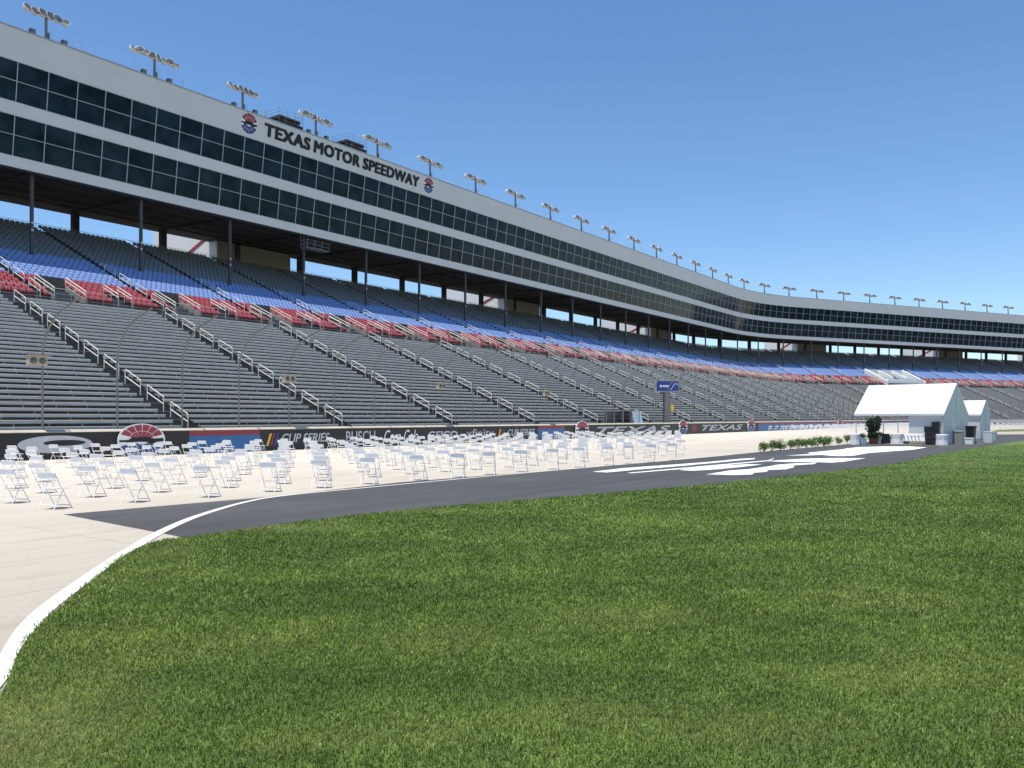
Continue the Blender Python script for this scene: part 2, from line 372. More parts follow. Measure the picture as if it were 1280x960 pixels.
# grass
GRASS = smooth_pts([(1.2,-2.),(-.7,1.6),(-2.45,3.9),(-3.02,4.6),(-3.38,5.25),(-3.74,6.1),(-4.36,7.45),(-4.85,9.08),(-5.22,10.45),(-5.62,12.1),(-5.68,13.35),(-5.2,14.0),(-3.8,14.6+1.5),(-1.4,18.6),(.8,20.3),(5.85,24.7),(15.9,35.0),(22.5,44.2),(33.5,58.2),(45.7,73.2),(60,86.5),(85,101.)], 5)
def grass_mat(blade):
    m = bpy.data.materials.new('grass_blade' if blade else 'turf'); m.use_nodes = True
    nt = m.node_tree; L = nt.links.new; b = nt.nodes['Principled BSDF']; b.inputs['Roughness'].default_value = .55; b.inputs['Specular IOR Level'].default_value = .25
    tc = nt.nodes.new('ShaderNodeTexCoord')
    def noise(scale, det=3, sc3=(1,1,0)):
        q = nt.nodes.new('ShaderNodeMapping'); q.inputs['Scale'].default_value = sc3; L(tc.outputs['Object'], q.inputs['Vector'])
        n = nt.nodes.new('ShaderNodeTexNoise'); n.inputs['Scale'].default_value = scale; n.inputs['Detail'].default_value = det
        L(q.outputs['Vector'], n.inputs['Vector']); return n.outputs['Fac']
    def ramp(f, st):
        r = nt.nodes.new('ShaderNodeValToRGB'); e = r.color_ramp.elements
        e[0].position = st[0][0]; e[0].color = st[0][1]; e[1].position = st[-1][0]; e[1].color = st[-1][1]
        for p, c in st[1:-1]:
            x = e.new(p); x.color = c
        L(f, r.inputs['Fac']); return r.outputs['Color']
    def mix(mode, f, a, b_):
        x = nt.nodes.new('ShaderNodeMix'); x.data_type = 'RGBA'; x.blend_type = mode
        if isinstance(f, float): x.inputs[0].default_value = f
        else: L(f, x.inputs[0])
        L(a, x.inputs[6]); L(b_, x.inputs[7]); return x.outputs[2]
    G1, G2, G3 = (.092,.150,.026,1), (.112,.178,.033,1), (.13,.20,.05,1)
    big = ramp(noise(.35,4), [(.36,G1),(.52,G2),(.68,(.150,.212,.046,1))])
    mid = mix('MULTIPLY', 1., ramp(noise(1.7,5), [(.32,(.82,.84,.82,1)),(.68,(1.22,1.16,1.18,1))]), ramp(noise(1., 3, (.22,.9,0)), [(.35,(.88,.90,.90,1)),(.65,(1.15,1.10,1.08,1))]))
    c = mix('MULTIPLY', 1., big, mid)
    if blade:
        at = nt.nodes.new('ShaderNodeAttribute'); at.attribute_name = 'rnd'
        v = ramp(at.outputs['Fac'], [(0.,(.42,.50,.38,1)),(.55,(1.0,1.0,.95,1)),(.86,(1.75,1.6,1.7,1)),(.93,(2.6,2.0,2.8,1)),(1.,(3.6,2.5,4.2,1))])
        c = mix('MULTIPLY', 1., c, v)
        dr = nt.nodes.new('ShaderNodeAttribute'); dr.attribute_name = 'dry'
        rgb = nt.nodes.new('ShaderNodeRGB'); rgb.outputs[0].default_value = (.36,.36,.13,1)
        c = mix('MIX', dr.outputs['Fac'], c, rgb.outputs[0])
    else:
        fine = ramp(noise(9,6), [(.3,(.62,.68,.6,1)),(.7,(1.3,1.25,1.3,1))])
        c = mix('MULTIPLY', 1., c, fine)
        n = nt.nodes.new('ShaderNodeTexNoise'); n.inputs['Scale'].default_value = 30; n.inputs['Detail'].default_value = 6; L(tc.outputs['Object'], n.inputs['Vector'])
        bp = nt.nodes.new('ShaderNodeBump'); bp.inputs['Strength'].default_value = .9; bp.inputs['Distance'].default_value = .05
        L(n.outputs['Fac'], bp.inputs['Height']); L(bp.outputs['Normal'], b.inputs['Normal'])
    L(c, b.inputs['Base Color'])
    if blade:
        tr = nt.nodes.new('ShaderNodeBsdfTranslucent'); L(c, tr.inputs['Color'])
        ms = nt.nodes.new('ShaderNodeMixShader'); ms.inputs[0].default_value = .4
        L(b.outputs[0], ms.inputs[1]); L(tr.outputs[0], ms.inputs[2])
        L(ms.outputs[0], nt.nodes['Material Output'].inputs['Surface'])
    return m
gp = GRASS + [(170,139.5),(260,150),(260,-80),(1.2,-80)]
flat('turf_ground', gp, .016, grass_mat(False), kind='structure')
flat('turf_ground', [(66.5,115.5),(120,150),(190,175),(190,188),(110,160),(80,136)], .016, bpy.data.materials['turf'], kind='structure')
def grass_blades():
    pg = np.array(GRASS + [(170,139.5),(260,150),(260,-80),(1.2,-80)])
    def inside(x, y):
        r = np.zeros(len(x), bool); j = len(pg)-1
        for i in range(len(pg)):
            xi, yi = pg[i]; xj, yj = pg[j]
            c = ((yi > y) != (yj > y)) & (x < (xj-xi)*(y-yi)/(yj-yi+1e-12)+xi)
            r ^= c; j = i
        return r
    n = 1000000
    # depth sampled so that density falls as 1/Z^2 beyond 6.5 m
    Z0, Zc, Z1 = 3.6, 6.5, 60.
    a1 = 1.7*.5*(Zc**2-Z0**2); a2 = 1.7*Zc**2*math.log(Z1/Zc)
    q = RNG.random(n)*(a1+a2)
    Z = np.where(q < a1, np.sqrt(Z0**2+q/(.85)), Zc*np.exp((np.maximum(q,a1)-a1)/(1.7*Zc**2)))
    X = (RNG.random(n)-.5)*1.7*Z
    jit = RNG.normal(0, .025, n)
    k = inside(X+jit, Z); X, Z = X[k], Z[k]; n = len(X)
    sc_ = np.maximum(1., Z/6.5)
    th = RNG.random(n)*2*PI
    h = (.016+.030*RNG.random(n))*np.minimum(sc_, 1.2); w = .0032*np.minimum(sc_, 3.2)*(.7+.6*RNG.random(n))
    lean = RNG.normal(0, .5, (n,2))*h[:,None] + np.array([.10,.05])*h[:,None]
    dx, dy = np.cos(th)*w, np.sin(th)*w
    V = np.zeros((n,5,3))
    V[:,0] = np.stack([X-dx, Z-dy, np.full(n,.014)],1); V[:,1] = np.stack([X+dx, Z+dy, np.full(n,.014)],1)
    mx, my = X+lean[:,0]*.4, Z+lean[:,1]*.4
    V[:,2] = np.stack([mx+dx*.8, my+dy*.8, .014+h*.6],1); V[:,3] = np.stack([mx-dx*.8, my-dy*.8, .014+h*.6],1)
    V[:,4] = np.stack([X+lean[:,0], Z+lean[:,1], .014+h*np.clip(1-.25*np.abs(lean).sum(1)/h, .5, 1)],1)
    me = bpy.data.meshes.new('grass')
    me.vertices.add(n*5); me.vertices.foreach_set('co', V.astype(np.float32).ravel())
    lv = np.array([0,1,2,3,3,2,4]); L = (lv[None,:]+(np.arange(n)*5)[:,None]).ravel()
    me.loops.add(len(L)); me.loops.foreach_set('vertex_index', L.astype(np.int32))
    st = (np.array([0,4])[None,:]+(np.arange(n)*7)[:,None]).ravel()
    me.polygons.add(2*n); me.polygons.foreach_set('loop_start', st.astype(np.int32))
    a = me.attributes.new('rnd', 'FLOAT', 'POINT'); a.data.foreach_set('value', np.repeat(RNG.random(n), 5).astype(np.float32))
    dry = np.zeros(n)
    for cx, cy, rx, ry, k in ((-3.15,5.1,.7,.9,.75),(-3.45,4.9,.4,.6,.8),(-5.1,12.2,.5,.9,.35),(-4.2,14.7,1.4,.5,.5),(-2.2,17.6,1.6,.4,.4),(-1.45,4.95,.16,.1,.35),(-.6,7.4,.7,.5,.22),(.5,5.6,.6,.3,.25),(1.6,5.2,.8,.35,.28),(-.9,5.1,.6,.3,.22),(2.6,6.3,.7,.4,.22),(1.1,8.2,1.1,.4,.2),(-2.2,7.2,.5,.4,.18),(3.4,5.3,.5,.3,.22)):
        dry += k*np.exp(-((X-cx)/rx)**2-((Z-cy)/ry)**2)
    dry = np.clip(dry*(.4+1.1*RNG.random(n)) + .5*(RNG.random(n) > .985), 0, .9)
    a = me.attributes.new('dry', 'FLOAT', 'POINT'); a.data.foreach_set('value', np.repeat(dry, 5).astype(np.float32))
    me.materials.append(grass_mat(True)); me.update(calc_edges=True)
    link('grass', me, kind='stuff', label='short green mown grass filling the foreground infield', category='grass')
grass_blades()

# ------------------------------------------------------------------ grandstand
U0, U1 = -7.8, 400.
GS = thing('grandstand', 'huge curving speedway grandstand with grey benches and two glazed suite levels above', 'grandstand')
LROWS, LS, LZ, LD, LR = 30, 43.0, 1.1, .7667, .325
LA = [4.3+12.1*k for k in range(-1, 33)]          # lower aisles
def lower_deck():
    prof = [(LS, 0.)]
    for i in range(LROWS):
        s = LS+i*LD; z = LZ+i*LR
        prof += [(s, z), (s+LD, z)]
    prof += [(67.9, LZ+LROWS*LR-LR+.05)]
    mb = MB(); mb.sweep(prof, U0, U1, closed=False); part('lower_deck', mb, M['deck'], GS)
    mb = MB()
    for a in LA:
        if a < U0+1: continue
        for i in range(LROWS):
            s = LS+i*LD
            mb.pbox(a-.6, a+.6, s+LD*.5, s+LD-.004, LZ+i*LR+.003, LZ+i*LR+LR*.5)
    part('aisle_steps', mb, M['deck'], GS)
lower_deck()
def bench_into(mb, a, b, i):
    s = LS+i*LD+.16; z = LZ+i*LR
    mb.sweep([(s,z+.27),(s,z+.422),(s+.010,z+.435),(s+.30,z+.435),(s+.30,z+.39),(s+.04,z+.39),(s+.04,z+.27)], a, b, 0)
    k = max(2, int((b-a)/1.75))
    for j in range(k+1):
        u = a+.25+(b-a-.5)*j/k + (.12 if i % 2 else -.12)
        u = min(max(u, a+.05), b-.1)
        mb.pbox(u, u+.05, s+.05, s+.11, z+.003, z+.388, 1)
def benches():
    secs = [(LA[k]+.68, LA[k+1]-.68) for k in range(len(LA)-1)]
    near, rest = [], MB()
    cnt = 0
    for k, (a, b) in enumerate(secs):
        vis = k in (2, 3, 4, 5)
        for i in range(LROWS):
            if cnt < 100 and ((k in (2, 3, 4)) or (k == 5 and i < 10)):
                mb = MB(); bench_into(mb, a, b, i); part('bench', mb, [M['alu'], M['bracket']], GS); cnt += 1
            else: bench_into(rest, a, b, i)
    part('bench', rest, [M['alu'], M['bracket']], GS, kind='stuff')
benches()
def rail_into(mb, u, s0, s1, zf, r=.033, h=.95):
    a = P(u, s0); b = P(u, s1); z0, z1 = zf(s0), zf(s1)
    A = Vector((a.x,a.y,z0)); B = Vector((b.x,b.y,z1)); up = Vector((0,0,1))
    mb.tube([A, A+up*(h-.06), A+(B-A)*.03+up*h, A+(B-A)*.97+up*h, B+up*(h-.06), B], r, 5)
    mb.tube([A+up*h*.52, B+up*h*.52], r, 5)
def handrails():
    near, rest, n = [], MB(), 0
    zl = lambda s: LZ+(s-LS)/LD*LR-.05
    zu = lambda s: 11.4+(s-68.)*.439-.05
    lst = []
    for a in LA[1:]:
        for k in range(9): lst.append((a, 43.5+2.5*k, 43.5+2.5*k+1.75, zl, math.hypot(a+5, 45)))
    for a in UAISLE:
        for k in range(4): lst.append((a, 68.4+2.7*k, 68.4+2.7*k+1.9, zu, math.hypot(a, 72)+2))
    lst.sort(key=lambda q: 0 if False else (q[4] if q[0] > .43*q[1] else 1e5))
    for j, (a, s0, s1, zf, _) in enumerate(lst):
        if j < 100:
            mb = MB(); rail_into(mb, a, s0, s1, zf); part('handrail', mb, M['rail'], GS)
        else: rail_into(rest, a, s0, s1, zf)
    part('handrail', rest, M['rail'], GS, kind='stuff')
UAISLE = [42.4+10.6*k for k in range(-4, 34)]
UROWS, US, UZ, UD, UR = 30, 68.0, 11.4, .82, .36
handrails()
def upper_deck():
    prof = [(67.9, LZ+LROWS*LR-.6), (67.9, UZ), (US, UZ)]
    for i in range(UROWS):
        s = US+i*UD; z = UZ+i*UR
        prof += [(s+.0, z), (s+UD, z)]
    prof += [(93.1, UZ+(UROWS-1)*UR), (93.1, 0)]
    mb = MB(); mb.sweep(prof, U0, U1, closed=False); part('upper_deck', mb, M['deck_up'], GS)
    mb = MB()
    for a in UAISLE:
        if a < U0+1: continue
        for i in range(UROWS):
            s = US+i*UD
            mb.pbox(a-.5, a+.5, s+UD*.5, s+UD-.004, UZ+i*UR+.003, UZ+i*UR+UR*.5)
    part('aisle_steps', mb, M['deck'], GS)
upper_deck()
# tip-up seats: back with rounded shoulders and pan
def seat_proto():
    mb = MB()
    mb.add([(-.21,-.16,.40),(.21,-.16,.40),(.21,.20,.37),(-.21,.20,.37),(-.21,-.16,.45),(.21,-.16,.45),(.21,.20,.42),(-.21,.20,.42)],
           [(3,2,1,0),(4,5,6,7),(0,1,5,4),(1,2,6,5),(2,3,7,6),(3,0,4,7)])
    rows = [(.40,.20,.215),(.56,.235,.22),(.68,.30,.22),(.76,.38,.20),(.79,.46,.165)]
    for (z0, y0, w0), (z1, y1, w1) in zip(rows[:-1], rows[1:]):
        mb.add([(-w0,y0,z0),(w0,y0,z0),(w1,y1,z1),(-w1,y1,z1),(-w0,y0+.05,z0-.01),(w0,y0+.05,z0-.01),(w1,y1+.04,z1-.02),(-w1,y1+.04,z1-.02)],
               [(0,1,2,3),(7,6,5,4),(0,3,7,4),(1,5,6,2)])
    mb.box((-.03,.18,.02),(.03,.24,.40))
    return mb
def portal_gap(u, i):
    for a in UAISLE:
        if a+.8 < u < a+3.4 and i < 4: return True
        if a+6.3 < u < a+7.5 and i < 3: return True
    return False
GIANT = (265., 281.)      # wide tunnel on the far leg
def seats():
    sp = seat_proto()
    sets = {'red': [], 'blue': [], 'grey': []}
    for i in range(UROWS):
        col = 'red' if i < 6 else ('blue' if i < 15 else 'grey')
        s = US+i*UD+.42; z = UZ+i*UR
        for k in range(len(UAISLE)-1):
            a, b = UAISLE[k]+.62, UAISLE[k+1]-.62
            n = int((b-a)/.52)
            for j in range(n+1):
                u = a+(b-a)*j/n
                if portal_gap(u, i): continue
                if GIANT[0] < u < GIANT[1] and i < 9: continue
                if u < U0: continue
                d, nn = frame(u); p = P(u, s, z)
                q = p.x/max(p.y,1)
                px = 640+1035*q
                sets[col].append((-10 if not (0 < px < 1280) else 1000/p.length, p, d, nn))
    for col, lst in sets.items():
        lst.sort(key=lambda t: -t[0])
        me = sp.mesh('seat_'+col, M[col])
        for (_, p, d, nn) in lst[:100]:
            link(col+'_seat', me, GS, p, math.atan2(d.y, d.x))
        r = lst[100:]
        me2 = np_mesh(col+'_seat', sp.v, sp.f, [t[1][:] for t in r], [(t[2].x,t[2].y,0) for t in r], [(t[3].x,t[3].y,0) for t in r], M[col])
        link(col+'_seat', me2, GS, kind='stuff')
seats()
def portals():
    for k, a in enumerate(UAISLE):
        if a < 10 or a > 375 or GIANT[0]-3 < a < GIANT[1]: continue
        mb = MB()
        for u in (a+.78, a+3.28):
            mb.sweep([(67.75,10.9),(67.75,11.7),(68.3,11.85),(71.4,13.2),(71.4,11.),(67.9,10.85)], u, u+.15)
        mb.pbox(a+.95, a+3.26, 71.2, 71.38, 11.1, 13.72, 1)
        part('stairway_wall', mb, [M['concrete_wall'], M['deck']], GS)
        mb = MB()
        for u, s0, s1 in ((a+.85,67.9,71.2),(a+3.35,67.9,71.2),(a+6.3,68.2,70.6),(a+7.5,68.2,70.6)):
            zz = lambda q: UZ+(q-68)*.439
            for h in (.72, 1.0): mb.tube([P(u, s0, zz(s0)+h), P(u, s1, zz(s1)+h)], .042, 5)
            for q in (s0, (s0+s1)/2, s1): mb.tube([P(u, q, zz(q)), P(u, q, zz(q)+1.0)], .03, 5)
        part('stairway_rail', mb, M['rail'], GS)
    # railing along the front of the red seats
    mb = MB()
    for z in (11.9, 12.3): mb.tube([P(u, 67.83, z) for u in us(U0+2, 395, 2.)], .022, 5)
    u = U0+2
    while u < 395:
        p = P(u, 67.83); mb.tube([(p.x,p.y,10.9),(p.x,p.y,12.3)], .025, 5); u += 2.65
    part('walkway_railing', mb, M['rail_grey'], GS)
    # wide white tunnel on the far leg
    mb = MB()
    for u in (GIANT[0], GIANT[1]-.5):
        mb.sweep([(67.6,11.),(67.6,12.6),(75.6,16.4),(75.6,12.),(68,11.)], u, u+.5)
    for k in range(1, 3):
        u = GIANT[0]+k*(GIANT[1]-GIANT[0])/3
        mb.sweep([(70.,12.4),(70.,13.7),(75.6,16.2),(75.6,14.8)], u, u+.35)
    mb.pbox(GIANT[0]+.52, GIANT[1]-.52, 75.2, 75.6, 13., 16.2)
    mb.pbox(GIANT[0]+.52, GIANT[1]-.52, 68.0, 68.2, 11.9, 13.2)
    part('tunnel_wall', mb, M['tower'], GS, label='white concrete walls of the wide tunnel opening')
portals()
# columns
def columns():
    for k in range(-2, 35):
        u = 36.4+10.6*k
        mb = MB(); z0 = UZ+(79.9-68)*.439
        mb.pbox(u-.13, u+.13, 79.77, 80.03, z0-.3, 24.6)
        for j in range(4):
            z = 20.2-j*.34
            mb.pbox(u-.10, u+.10, 79.74, 79.765, z-.11, z+.11, 1 if j % 2 else 2)
        part('column', mb, [M['steel_dark'], M['silver'], M['wred']], GS)
        mb = MB(); mb.pbox(u-.36, u+.36, 92.8, 93.4, 18., 25.0)
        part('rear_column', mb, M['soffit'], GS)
    mb = MB(); z = UZ+29*UR
    for dz in (.45, .9): mb.tube([P(u, 92.6, z+dz) for u in us(U0, U1-5, 2.)], .025, 5)
    u = U0
    while u < U1-5:
        p = P(u, 92.6); mb.tube([(p.x,p.y,z),(p.x,p.y,z+.9)], .025, 5); u += 2.65
    part('rear_railing', mb, M['rail_grey'], GS)
columns()
TOWER = [(65.3+63.6*k, 77.0+63.6*k) for k in range(0, 6)]
def back():
    mb = MB(); mb.pbox(U0, U1, 93.4, 103., 19.4, 19.8); part('rear_bounce_blocker', mb, M['deck'], GS)  # unseen slab added behind the stand to block bounce light on the soffit
    for (a, b) in TOWER:
        mb = MB(); mb.pbox(a, b, 93.0, 93.3, 20., 25.2); part('back_panel', mb, M['beige_dark'], GS)
        mb = MB(); mb.pbox(a, b, 93.32, 108., 0., 34.); t = part('stair_tower', mb, M['tower'], GS)
        mb = MB()
        def fn(x, y, dd):
            return P(a-dd, 93.5+x, y)
        mb.prism([(.5,25.9),(14.,20.6),(14.,21.1),(.5,26.4)], fn, 0., .04); part('stripe', mb, M['stripe_red'], t)
back()
# suite levels
def zr(r): return (2+82.36*r)/(1+.13*r)
def sF(z): return 79.2-.13*(z-24.3)
ZL = dict(bot=zr(.2828), l0=zr(.2948), l1=zr(.3194), l2=zr(.3421), u0=zr(.3564), u1=zr(.3809), u2=zr(.4037), top=zr(.4398))
def band(mb, z0, z1, t=.35, mi=0, out=0.):
    mb.sweep([(sF(z0)-out,z0),(sF(z1)-out,z1),(sF(z1)+t,z1),(sF(z0)+t,z0)], U0, U1, mi)
def suites():
    mb = MB()
    band(mb, ZL['bot'], ZL['l0']); band(mb, ZL['l2'], ZL['u0']); band(mb, ZL['u2'], ZL['top'])
    part('facade_panel', mb, M['white_panel'], GS)
    mb = MB(); zt = ZL['top']
    mb.sweep([(sF(zt)-.06,zt+.003),(sF(zt)-.06,zt+.14),(sF(zt)+.5,zt+.14),(sF(zt)+.5,zt+.003)], U0, U1)
    part('parapet_cap', mb, M['bracket'], GS)
    mb = MB()
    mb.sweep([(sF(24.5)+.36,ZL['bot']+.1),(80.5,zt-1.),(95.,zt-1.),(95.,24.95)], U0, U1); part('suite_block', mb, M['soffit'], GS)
    mb = MB()      # beams under the soffit
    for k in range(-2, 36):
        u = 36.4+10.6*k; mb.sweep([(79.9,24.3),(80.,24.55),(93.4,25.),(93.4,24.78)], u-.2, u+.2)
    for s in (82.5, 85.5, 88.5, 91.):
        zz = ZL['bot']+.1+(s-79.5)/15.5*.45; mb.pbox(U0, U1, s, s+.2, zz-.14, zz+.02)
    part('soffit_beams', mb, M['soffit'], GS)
    zb = ZL['bot']; mb = MB(); mb.pbox(U0, U1, sF(zb)+.02, sF(zb)+.4, zb-.22, zb-.01); part('drip_edge', mb, M['ink'], GS)
    rest = MB(); cnt = 0
    k0 = int((U0-34.4)/2.65)+1
    def win(fm, gm, ua, ub, z0, z1, z2):
        for (a, b) in ((z0, z1), (z1, z2)):
            gm[0].sweep([(sF(a)+.10,a),(sF(b)+.10,b),(sF(b)+.16,b),(sF(a)+.16,a)], ua, ub, gm[1])
        def mbar(a, b, za, zb_, o): fm.sweep([(sF(za)-o,za),(sF(zb_)-o,zb_),(sF(zb_)+.09,zb_),(sF(za)+.09,za)], a, b, 0)
        mbar(ua-.026, ua+.026, z0+.003, z2-.003, .02)
        mbar(ua+.028, ub-.028, z1-.022, z1+.022, .015)
        mbar(ua+.028, ub-.028, z0+.002, z0+.06, .01); mbar(ua+.028, ub-.028, z2-.06, z2-.002, .01)
    for k in range(k0, 136):
        ua = 34.4+2.65*k; ub = ua+2.65
        if ub > U1-1: break
        for (z0, z1, z2) in ((ZL['l0'],ZL['l1'],ZL['l2']), (ZL['u0'],ZL['u1'],ZL['u2'])):
            if cnt < 100 and k >= -2:
                fm, gm = MB(), MB(); win(fm, (gm, 0), ua, ub, z0, z1, z2)
                w = part('window', fm, M['mullion'], GS); part('pane', gm, M['glass'], w); cnt += 1
            else: win(rest, (rest, 1), ua, ub, z0, z1, z2)
    part('window', rest, [M['mullion'], M['glass']], GS, kind='stuff')
    mb = MB()      # thin roof-edge railing
    s = sF(zt)+.25
    for dz in (.55, 1.0): mb.tube([P(u, s, zt+.14+dz) for u in us(U0, U1-4, 2.)], .008, 4)
    u = U0
    while u < U1-4:
        p = P(u, s); mb.tube([(p.x,p.y,zt),(p.x,p.y,zt+1.15)], .014, 4); u += 2.65
    part('roof_railing', mb, M['rail_grey'], GS)
suites()
# lettering and badges on the parapet
TX = (60.7, 67.44, 68.0, 75.66, 76.2, 87.0)
def fac(x, y, d):
    z = y; s = sF(z)-.005-d; return P(x, s, z)
zt = ZL['top']
SPACE[0] = 1.1; mb = MB(); [add_text(mb, w_, fac, a_, b_, 34.22, 35.66, .08, 0., .065) for w_, a_, b_ in (('TEXAS', TX[0], TX[1]), ('MOTOR', TX[2], TX[3]), ('SPEEDWAY', TX[4], TX[5]))]
SPACE[0] = 1.0; single('sign_lettering', mb, M['ink'], 'large black TEXAS MOTOR SPEEDWAY lettering on the white parapet', 'lettering')
EM = [M['white'], M['stripe_red'], M['nblue'], M['ink']]
single('round_badge', emblem(fac, 58.6, 34.95, 1.15, 1.2), EM, 'round red and blue badge on the parapet left of the big lettering', 'badge')
single('round_badge', emblem(fac, 89.0, 34.95, 1.15, 1.15), EM, 'round red and blue badge on the parapet right of the big lettering', 'badge')

# ------------------------------------------------------------------ roof fittings
def flood_protos():
    out = {}
    for nl in (6, 8):
        pole = MB(); pole.tube([(0,0,0),(0,0,2.35)], .13, 8); pole.box((-.3,-.3,0),(.3,.3,.12)); pole.box((.12,-.05,.4),(.3,.12,.95))
        arm = MB(); L = .66*(nl-1)/2+.05; arm.tube([(-L,0,2.3),(L,0,2.3)], .06, 6)
        lamps = []
        for j in range(nl):
            x = (j-(nl-1)/2)*.66
            rr = random.Random(j*7+nl)
            tilt = Matrix.Translation((x, -.1, 2.45+rr.uniform(-.1,.1))) @ Matrix.Rotation(rr.uniform(-.5,.5), 4, 'Z') @ Matrix.Rotation(math.radians(62+rr.uniform(-14,10)), 4, 'X')
            sh = MB(); sh.lathe([(.02,-.36),(.23,-.32),(.36,-.16),(.42,.06),(.43,.10)], n=14)
            sh.v = [tuple(tilt @ Vector(p)) for p in sh.v]
            ln = MB(); ln.lathe([(.40,.105),(.25,.12),(.02,.125)], n=14)
            ln.v = [tuple(tilt @ Vector(p)) for p in ln.v]
            lamps.append((sh, ln))
        out[nl] = (pole.mesh('flood_pole', M['galv']), arm.mesh('flood_arm', M['galv']),
                   [(a.mesh('flood_lamp', M['lamp'], smooth=False), b.mesh('flood_lens', M['lampdark'])) for a, b in lamps])
    return out
FL = flood_protos()
k = 0
for i in range(-3, 34):
    u = 36.9+10.6*i
    if u > 392 or u < U0: continue
    nl = 6 if i in (0, 2) else 8
    d, n = frame(u); p = P(u, sF(zt)+.6, zt+.02)
    vis = i >= 0
    if vis: k += 1
    lab = ('floodlight rack of %s round lamps on the roof edge, %s from the left' % ('six' if nl == 6 else 'eight', ordinal(k))) if vis else 'floodlight rack of round lamps on the roof edge beyond the left picture edge'
    t = thing('floodlight_rack', lab, 'floodlight', p, math.atan2(d.y, d.x), 'floodlight racks along the roof edge')
    po, ar, la = FL[nl]
    link('pole', po, t); link('arm', ar, t)
    for a, b in la:
        q = link('lamp', a, t); link('lens', b, q)
    if i < 4 and vis:
        for j, du in enumerate((-1.3, 1.5)):
            mb = MB(); mb.box((-.22,-.2,.12),(.22,.2,.52)); mb.box((-.05,-.05,0),(.05,.05,.12)); mb.box((-.19,-.212,.15),(.19,-.202,.49), 1)
            single('roof_loudspeaker', mb, [M['steel_dark'], M['galv']], 'small grey loudspeaker box just %s of the %s floodlight rack from the left' % (('left','right')[j], ordinal(k)), 'loudspeaker', P(u+du, sF(zt)+.4, zt+.12), math.atan2(d.y, d.x), 'loudspeaker boxes on the roof edge')
def platform(u, lab):
    d, n = frame(u); t = thing('camera_platform', lab, 'platform', P(u, sF(zt)+2.0, zt), math.atan2(d.y, d.x), 'camera platforms on the roof'); t.scale = (.8, .85, .85)
    L = Vector((0,0,0))
    mb = MB(); mb.box((-2.2,-1.6,.25),(2.2,1.6,.95)); mb.box((-1.9,-1.3,1.35),(1.9,1.3,1.75))
    for x in (-1.8, 1.8):
        for y in (-1.2, 1.2): mb.box((x-.05,y-.05,0),(x+.05,y+.05,1.35))
    link('deck_box', mb.mesh('deck_box', M['ink']), t)
    mb = MB()
    for z in (1.5, 2.0, 2.5): mb.tube([(-2.2,-1.6,z),(2.2,-1.6,z),(2.2,1.6,z),(-2.2,1.6,z),(-2.2,-1.6,z)], .02, 4)
    for x in (-2.2, -.7, .7, 2.2): mb.tube([(x,-1.6,.9),(x,-1.6,2.6)], .025, 4)
    for x in (-2.2, 2.2): mb.tube([(x,1.6,.9),(x,1.6,2.6)], .025, 4)
    link('guard_rail', mb.mesh('guard_rail', M['galv']), t)
platform(65.0, 'dark railed camera platform on the roof above the word TEXAS')
platform(75.6, 'dark railed camera platform on the roof above the word MOTOR')
# steel work platform hung at one column
t = thing('service_platform', 'grey steel service cage fixed beside a column under the dark suite soffit', 'platform', P(69.0, 78.9, 22.6), math.atan2(d0.y, d0.x))
mb = MB(); mb.box((-1.6,-.6,0),(1.9,.6,.1)); link('floor_plate', mb.mesh('floor_plate', M['galv']), t)
mb = MB()
for z in (.5, 1.0): mb.tube([(-1.6,-.6,z),(1.9,-.6,z),(1.9,.6,z),(-1.6,.6,z),(-1.6,-.6,z)], .03, 5)
for x in (-1.6,-.5,.7,1.9): mb.tube([(x,-.6,.1),(x,-.6,1.05)], .03, 5); mb.tube([(x,.6,.1),(x,.6,1.9)], .03, 5)
link('guard_rail', mb.mesh('guard_rail', M['galv']), t)

# ------------------------------------------------------------------ track wall with its painted signs
WS, WZ = 40.8, 1.28
TW = thing('track_wall', 'long black painted trackside wall with sponsor lettering and beige top', 'wall')
mb = MB(); mb.pbox(U0, U1, WS, 41.35, 0., WZ); part('wall_body', mb, M['black'], TW)
mb = MB(); mb.sweep([(WS-.05,WZ+.003),(WS-.05,WZ+.03),(WS+.14,WZ+.13),(41.75,WZ+.13),(41.75,WZ+.003)], U0, U1); part('wall_cap', mb, M['cap'], TW)
mb = MB(); mb.pbox(U0, U1, 41.4, 43., .0, .75); part('rear_ledge', mb, M['deck'], TW)
def wf(x, y, d): return P(x, WS-.004-d, y)
def panel(a, b, z0, z1, m, d=.012):
    mb = MB(); mb.pbox(a, b, WS-d, WS-.001, z0, z1); part('painted_panel', mb, m, TW)
for a, b in ((26.8,31.5),(61.4,65.9),(119.7,262.)):
    panel(a, b, .0, .99, M['wblue']); panel(a, b, .993, WZ-.004, M['wred'])
panel(262.,395.,.62,WZ-.02,M['silver'])
def wtext(body, a, b, z0, z1, shear=0., off=.02, m='silver', d=.02):
    mb = MB(); add_text(mb, body, wf, a, b, z0, z1, d, shear, off); part('lettering', mb, M[m], TW)
wtext('CUP SERIES', 33.1, 36.95, .45, 1.02, .25); wtext('BUSCH', 38.4, 41.1, .35, 1.1, 0., .01)
wtext('Coca-Cola', 42.0, 45.5, .25, 1.12, .3, .0, 'white'); wtext('GEICO', 46.65, 50.1, .4, .98, 0., .05)
wtext('xfinity', 51.2, 54.8, .25, 1.1, 0., .0); wtext('CUP SERIES', 56.75, 60.9, .45, 1.02, .25)
wtext('TEXAS', 72.0, 89.2, .32, 1.08, .35, .06); wtext('TEXAS', 98.6, 113.1, .32, 1.08, .35, .06)
